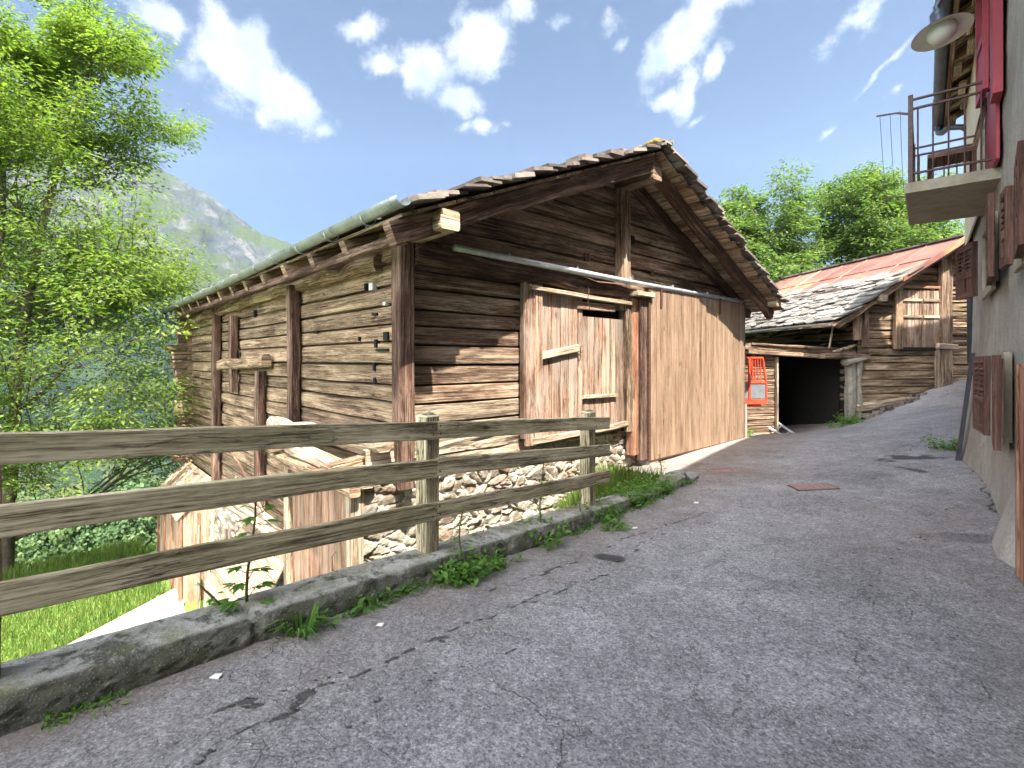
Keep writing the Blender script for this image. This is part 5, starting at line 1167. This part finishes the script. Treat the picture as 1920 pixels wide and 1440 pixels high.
# ================================================================== PLANTS
def leaf(mb, p, d, n, L, W, r, fold=.15):
    d = d.normalized(); s_ = d.cross(n)
    if s_.length < 1e-3: s_ = d.cross(Vector((1,0,.2)))
    s_.normalize(); n2 = s_.cross(d); b = len(mb.v); m = p+d*L*.5+n2*L*.05
    mb.v += [tuple(p), tuple(m+s_*W*.5-n2*W*fold), tuple(p+d*L-n2*L*.12), tuple(m-s_*W*.5-n2*W*fold)]
    mb.face((b,b+1,b+2,b+3), ((0,0),(1,0),(1,1),(0,1)), r)
def rvec(rn): 
    while True:
        v = Vector((rn.uniform(-1,1), rn.uniform(-1,1), rn.uniform(-1,1)))
        if .05 < v.length < 1: return v.normalized()
UPV = Vector((0,0,1))
def weed_base(f, e):
    x, y = xy(f, e); return Vector((x, y, road_z(x, y)-.01 if e > .1 else ctop(f)))
def tall_weed(name, base, h, label, seed, n=9, Lf=.12, lobed=True, lean=(0,0)):
    rn = random.Random(seed); root = empty(name, base, 0, label, 'plant'); st = MB(); lf = MB(); pts = []
    for k in range(8): t = k/7; pts.append(Vector((lean[0]*t+.02*math.sin(t*5+seed), lean[1]*t+.02*math.cos(t*4+seed), h*t)))
    st.tube([tuple(p) for p in pts], [.008*(1-.6*k/7)+.002 for k in range(8)], 6)
    for k in range(n):
        t = .06+.9*k/n; i = int(t*7); p = pts[i].lerp(pts[min(7,i+1)], t*7-i)
        for j in range(2):
            a = k*1.57+j*math.pi+rn.uniform(-.4,.4); d = Vector((math.cos(a), math.sin(a), .35)); L = Lf*(1.15-.5*t)*rn.uniform(.8,1.2)
            q = p+d*L*.7; st.tube([tuple(p), tuple(q)], .0025, 4)
            if lobed:
                for b_, s_ in ((0,1),(.6,.8),(-.6,.8),(1.15,.5),(-1.15,.5)):
                    dd = Vector((math.cos(a+b_), math.sin(a+b_), -.1+rn.uniform(-.15,.1))); leaf(lf, q, dd, UPV, L*s_*.8, L*s_*.34, rn.random())
            else:
                for m_ in range(3): leaf(lf, q, Vector((math.cos(a+(m_-1)*.5), math.sin(a+(m_-1)*.5), -.15)), UPV, L*1.1, L*.25, rn.random())
    for k in range(7): a = k*.9; leaf(lf, pts[-1], Vector((math.cos(a), math.sin(a), .5)), UPV, Lf*.5, Lf*.13, rn.random())
    st.build('stem', M['stem'], root); lf.build('leaves', M['weed_leaf'], root); return root
def clump(name, base, rad, h, n, label, seed, broad=False, cat='plant', mat='weed_leaf', al=(0,0)):
    rn = random.Random(seed); mb = MB()
    for k in range(n):
        a = rn.random()*6.28; rr = rad*math.sqrt(rn.random())*.8; t = rn.uniform(-1,1); p = Vector((math.cos(a)*rr+al[0]*t, math.sin(a)*rr+al[1]*t, 0)); out = Vector((math.cos(a)+rn.uniform(-.5,.5), math.sin(a)+rn.uniform(-.5,.5), 0)); L = h*rn.uniform(.5,1.2)
        if broad:
            d = (out*.7+Vector((0,0,rn.uniform(.3,1.6)))).normalized(); q = p+d*L*.75; leaf(mb, p, d, UPV, L*.8, .005, .2); m_ = rn.randint(3, 6); ls_ = min(.075, L*.4)*rn.uniform(.6,1.2)
            for j in range(m_):
                c = p+d*L*.8*(j+1)/m_; a2 = rn.uniform(0,6.28); leaf(mb, c, Vector((math.cos(a2), math.sin(a2), rn.uniform(-.6,.4))), UPV+rvec(rn)*.5, ls_, ls_*rn.uniform(.28,.5), rn.random())
        else:
            d = (out*.5+UPV).normalized(); W = rn.uniform(.004,.009); s_ = d.cross(out).normalized() if d.cross(out).length > .01 else Vector((1,0,0)); b = len(mb.v); q = p+d*L*.55; e = q+(out*.9+Vector((0,0,-.15)))*L*.45; r = rn.random()
            mb.v += [tuple(p-s_*W), tuple(p+s_*W), tuple(q+s_*W), tuple(q-s_*W), tuple(e)]; mb.face((b,b+1,b+2,b+3), ((0,0),)*4, r); mb.face((b+3,b+2,b+4), ((0,0),)*3, r)
    o = mb.build(name, M[mat]); o.location = base; return tag(o, label, cat)
def fof(u, v):                                  # position along the kerb foot under a photo pixel
    x, y = gpt(u, v); return fe(x, y)
def wbase(u, v): x, y = gpt(u, v); return Vector((x, y, road_z(x, y)-.005))
tall_weed('sapling', wbase(470, 1178), .76, 'young maple sapling with lobed leaves growing at the kerb, tallest and leftmost', 3, 15, .125)
tall_weed('sapling', wbase(432, 1190), .28, 'small leaning maple seedling left of the tall sapling at the kerb', 5, 4, .07, lean=(-.16,.02))
tall_weed('tall_weed', wbase(866, 1068), .48, 'slim weed beside the middle fence post at the kerb', 8, 9, .07, False)
tall_weed('tall_weed', wbase(1016, 1010), .78, 'tall thin weed with narrow leaves between the middle and far fence posts', 9, 10, .07, False)
tall_weed('tall_weed', wbase(1238, 906), .42, 'upright weed on the kerb stones at the end of the kerb', 12, 8, .08, True)
tall_weed('tall_weed', wbase(1090, 985), .33, 'short leafy stalk at the foot of the far fence post', 14, 6, .06, False)
for i, (u, v, rad, h, n, br, lb, al) in enumerate([
    (562,1190,.10,.22,60,False,'tuft of long grass at the kerb between sapling and fallen weeds',(0,0)),
    (650,1142,.16,.13,90,True,'low spreading weeds at the kerb foot right of the grass tuft',(.14,.17)),
    (735,1118,.10,.12,60,True,'small patch of trailing weeds at the kerb foot before the middle post',(.1,.12)),
    (800,1090,.05,.12,14,True,'tiny broad leaved weed just left of the middle fence post',(0,0)),
    (860,1082,.16,.22,130,True,'dense leafy weeds below the middle fence post',(.06,.08)),
    (920,1060,.15,.16,90,True,'sprawling pale weeds right of the middle fence post',(.1,.12)),
    (1022,1020,.14,.30,40,True,'large broad leaved dock plant at the kerb foot',(0,0)),
    (1080,988,.10,.14,50,True,'small weeds left of the far fence post foot',(.08,.1)),
    (1130,972,.18,.26,110,True,'bushy weeds just right of the far fence post',(.1,.12)),
    (1150,992,.12,.14,50,True,'silvery weed spilling onto the asphalt below the bushy weeds',(0,0)),
    (1180,944,.2,.34,140,True,'thick nettle clump before the kerb stones',(.12,.14)),
    (1225,925,.18,.34,150,True,'leafy clump growing over the first kerb stone',(.1,.1)),
    (1262,912,.14,.2,70,True,'ivy like leaves draped over the last kerb stone',(.1,.1)),
    (1404,818,.16,.34,36,True,'curly green fern like plant at the foot of the sliding door corner',(0,0))]):
    b0 = wbase(u, v)
    if i == 13: b0 = B1.w(sx1+.35, -.15, -.17)
    clump('weed_clump' if br else 'grass_tuft', b0, rad, h, n, lb, 40+i, br, 'weeds' if br else 'grass', al=al)
p = B2.w(cx_-.35, -.25, 0); clump('weed_clump', (p.x, p.y, road_z(p.x, p.y)), .2, .42, 120, 'green weeds at the foot of the grey post beside the open bay', 71, True, 'weeds')
p = B2.w(cx_-.8, -.3, 0); clump('weed_clump', (p.x, p.y, road_z(p.x, p.y)), .2, .22, 50, 'straggling yellowish weeds along the road edge before the open bay', 72, True, 'weeds')
p = HF.w(10.6, .35, 0); clump('weed_clump', (p.x, p.y, road_z(p.x, p.y)), .16, .28, 60, 'small weeds at the far foot of the plastered house', 73, True, 'weeds')
# moss fringe and litter at the kerb foot
def fringe():
    rn = random.Random(6); mb = MB()
    for k in range(5000):
        f = rn.uniform(-2, 7.2); e = .15+abs(rn.gauss(0,.05)); x, y = xy(f, e); z = road_z(x, y); 
        if fbm(np.array([f]), np.array([0.]), 91, 1.6, 3)[0] < .5: continue
        L = rn.uniform(.012,.045); d = Vector((rn.uniform(-1,1), rn.uniform(-1,1), rn.uniform(.1,1.2))).normalized(); leaf(mb, Vector((x,y,z)), d, rvec(rn), L, L*.35, rn.random())
    o = mb.build('kerb_moss_fringe', M['weed_leaf']); tag(o, 'thin fringe of moss and tiny weeds along the kerb foot', 'ground cover', kind='stuff')
fringe()
def grass(name, n, fr, er, hr, label, seed, zfun, mask=None):
    rn = np.random.RandomState(seed); f = rn.uniform(*fr, n); e = rn.uniform(*er, n); x = CP.x+f*CU.x+e*CR.x; y = CP.y+f*CU.y+e*CR.y; z = zfun(f, e)+(fbm(x, y, 5, .5, 4)-.5)*.12
    k = np.ones(n, bool) if mask is None else mask(f, e, x, y); x, y, z = x[k], y[k], z[k]; n = len(x)
    a = rn.uniform(0, 6.28, n); h = rn.uniform(*hr, n); w = rn.uniform(.004, .009, n)*(1+h*3); lx = rn.normal(0, .3, n)*h; ly = rn.normal(0, .3, n)*h
    V = np.zeros((n,3,3)); V[:,0] = np.stack([x-np.cos(a)*w, y-np.sin(a)*w, z-.02], 1); V[:,1] = np.stack([x+np.cos(a)*w, y+np.sin(a)*w, z-.02], 1); V[:,2] = np.stack([x+lx, y+ly, z+h], 1)
    me = bpy.data.meshes.new(name); me.from_pydata(V.reshape(-1,3).tolist(), [], np.arange(n*3).reshape(-1,3).tolist()); at = me.attributes.new('rnd','FLOAT','FACE'); at.data.foreach_set('value', rn.rand(n).astype(np.float32)); me.materials.append(M['grass_blade'])
    o = bpy.data.objects.new(name, me); col.objects.link(o); tag(o, label, 'grass', kind='stuff')
def gm(f, e, x, y):
    l = np.stack([x-B1.o.x, y-B1.o.y], 1); lx = l[:,0]*math.cos(A1)+l[:,1]*math.sin(A1); ly = -l[:,0]*math.sin(A1)+l[:,1]*math.cos(A1); return ~((lx > -6.0) & (ly > -.2))
grass('bank_grass', 11000, (4.6, 6.9), (-1.7, -.1), (.10,.34), 'sunlit tall grass on the bank between kerb and stone base', 2, bank_fe, gm)
def pathmask(f, e, x, y):
    from mathutils.geometry import intersect_point_tri_2d
    ok = gm(f, e, x, y); P = np.array(pts_path); ins = np.zeros(len(x), bool); j = len(P)-1
    for i in range(len(P)):
        c = ((P[i,1] > y) != (P[j,1] > y)) & (x < (P[j,0]-P[i,0])*(y-P[i,1])/(P[j,1]-P[i,1]+1e-9)+P[i,0]); ins ^= c; j = i
    return ok & ~ins
pts_path = [(-8.9,9.8),(-9.2,8.3),(-5.5,4.5),(-3.2,6.2),(-7.6,11.6),(-8.3,12.9)]
grass('meadow_grass', 110000, (-3, 12), (-17, -3.5), (.10,.32), 'long sunlit meadow grass below the kerb wall', 4, bank_fe, pathmask)

# ---- trees
def tree(name, base, height, spread, label, cat, seed, leafmat_, nleaf, stems=3, lsize=.12, group=None, shape=None, clus=.5, lean=(0,0), trunk_r=.22, flat=.35, first=.25, taper=.5, skip=.12):
    rn = random.Random(seed); root = empty(name, base, 0, label, cat, group); wd = MB(); tips = []
    def grow(p, d, L, r, lvl):
        n = 5; pts = [p.copy()]; q = p.copy(); dd = d.copy()
        for k in range(n):
            dd = (dd+rvec(rn)*.16+UPV*(.06 if lvl < 2 else .02)).normalized(); q = q+dd*(L/n); pts.append(q.copy())
            if lvl >= 2: tips.append((q.copy(), dd.copy(), lvl))
        wd.tube([tuple(x) for x in pts], [r*(1-.55*k/n) for k in range(n+1)], 7 if lvl < 2 else 4, cap=False)
        if lvl >= 4 or L < .35: tips.append((q, dd, 5)); return
        m = (4 if lvl < 2 else 3)+rn.randint(0, 1)
        for k in range(m):
            i = rn.randint(2, n) if lvl else rn.randint(1, n); pp = pts[i]; ax = dd.cross(rvec(rn)).normalized(); an = rn.uniform(.45, 1.05); nd = (dd*math.cos(an)+ax*math.sin(an)).normalized()
            nd = Vector((nd.x, nd.y, nd.z*(1-flat)+.08)).normalized(); grow(pp, nd, L*rn.uniform(.55,.78), r*.5*(1-.3*k/m), lvl+1)
        grow(pts[-1], (dd+rvec(rn)*.2).normalized(), L*.72, r*.45, lvl+1)
    for s_ in range(stems):
        a = 6.28*s_/stems+rn.random(); d = Vector((math.cos(a)*spread[2]+lean[0], math.sin(a)*spread[2]+lean[1], 1)).normalized()
        L = height*.36; p0 = Vector((math.cos(a)*.15, math.sin(a)*.15, -.3)); n = 6; pts = [p0]; q = p0; dd = d
        for k in range(n): dd = (dd+rvec(rn)*.08+UPV*.05).normalized(); q = q+dd*height*.8/n; pts.append(q.copy())
        wd.tube([tuple(x) for x in pts], [trunk_r*(1-.13*k) for k in range(n+1)], 9, cap=False)
        for k in range(12):
            t = first+(1-first)*(k+.5)/12; i = min(n-1, int(t*n)); pp = pts[i].lerp(pts[i+1], t*n-i); a2 = k*2.4+rn.random(); up_ = .15+.6*t
            nd = Vector((math.cos(a2), math.sin(a2), up_)).normalized(); grow(pp, nd, spread[0]*(1.0-taper*t)*rn.uniform(.42,.6), trunk_r*.32*(1.1-.7*t), 1)
    wd.build('trunk', M['bark'], root, smooth=True)
    lf = MB(); per = max(3, int(nleaf/max(1, len(tips))))
    for (p, d, lv) in tips:
        if rn.random() < skip: continue
        tone = min(1, max(0, rn.gauss(.45,.2)))
        for k in range(per):
            v = rvec(rn); o = Vector((v.x, v.y, v.z*.45))*clus*(rn.random()**.5); c = p+o; ld = Vector((v.x+d.x*.5, v.y+d.y*.5, rn.uniform(-.55,.15))).normalized()
            leaf(lf, c, ld, (UPV+rvec(rn)*.55), lsize*rn.uniform(.7,1.35), lsize*rn.uniform(.32,.5), min(1, max(0, tone+rn.gauss(0,.16))))
    o = lf.build('crown', leafmat_, root); print(name, 'tips', len(tips), 'leaves', len(lf.f)); return root
ash_xy = (-15.2, 14.8)
tree('ash_tree', (ash_xy[0], ash_xy[1], bank_z(*ash_xy)), 21.5, (8.4,0,.10), 'large bright green ash tree with several stems left of the barn', 'tree', 3, M['ash_leaf'], 230000, 3, .15, clus=.42, flat=.35, first=.10, trunk_r=.2, taper=.74, skip=.18, lean=(-.03,0))
for i, (u, D, top, sp, sd_, lb) in enumerate([
    (1420,24,330,3.6,11,'pale green tree nearest the barn ridge with branches showing against the sky'),
    (1530,25,292,4.2,13,'tall sparse tree in the middle of the row behind the slate roofed barn'),
    (1640,26,300,4.4,14,'broad leafy tree behind the rusty roof right of the tall sparse tree'),
    (1745,25,290,4.4,15,'dense green tree showing behind and below the balcony')]):
    x = (u-960)/F*D; z0 = .2; hgt = (HZ-top)/F*D+EYE-z0
    tree('walnut_tree', (x, D, z0), hgt*1.04, (sp,0,.2), lb, 'tree', sd_, M['walnut_leaf'], 13000, 2, .20, 'trees behind the slate roofed barn', clus=.34, flat=.1, first=.3, trunk_r=.15, skip=.45)
# ---- valley woods
def woods():
    rn = np.random.RandomState(9); V = []; RR_ = []
    for k in range(3000):
        az = R(rn.uniform(-50,-22)); d = 70*math.exp(rn.rand()*2.9); x, y = d*math.sin(az), d*math.cos(az)
        if fbm(np.array([x]), np.array([y]), 7, .006 if d > 200 else .02, 4)[0] < (.47 if d > 150 else .42): continue
        i = min(len(_rr)-1, np.searchsorted(_rr, d)); j = min(len(_th)-1, np.searchsorted(_th, az)); z = _vz[i, j]
        s_ = rn.uniform(3,6)*(1 if d < 250 else 1.7)*(1.4 if d > 450 else 1)
        n = int(min(1500, 1.4e7/(d*d)+40)); v = rn.normal(size=(n,3)); v /= np.linalg.norm(v,axis=1)[:,None]
        lob = 1+.28*np.sin(v[:,0]*5+k)*np.cos(v[:,1]*4+k*2)+.2*np.sin(v[:,2]*7+k)
        p = np.array([x,y,z+s_*.75])+v*np.array([.7,.7,.95])*s_*(rn.uniform(.7,1,n)*lob)[:,None]; L = s_*min(.42, .028+d*.00085)
        a1 = rn.normal(size=(n,3)); a1 -= v*(a1*v).sum(1)[:,None]*.7; a1 /= np.linalg.norm(a1,axis=1)[:,None]; a2 = np.cross(a1, v+rn.normal(size=(n,3))*.4); a2 /= np.linalg.norm(a2,axis=1)[:,None]+1e-6
        V.append(np.stack([p-a1*L*.5, p+a2*L*.35, p+a1*L*.5, p-a2*L*.35],1)); RR_.append(np.clip(rn.rand()*.6+rn.rand(n)*.4,0,1))
    V = np.concatenate(V); r = np.concatenate(RR_); me = bpy.data.meshes.new('valley_woods'); me.from_pydata(V.reshape(-1,3).tolist(), [], np.arange(len(V)*4).reshape(-1,4).tolist())
    at = me.attributes.new('rnd','FLOAT','FACE'); at.data.foreach_set('value', r.astype(np.float32)); me.materials.append(M['far_leaf']); o = bpy.data.objects.new('valley_woods', me); col.objects.link(o)
    tag(o, 'hazy woodland on the slopes of the valley below', 'woodland', kind='stuff'); print('woods', len(V))
woods()
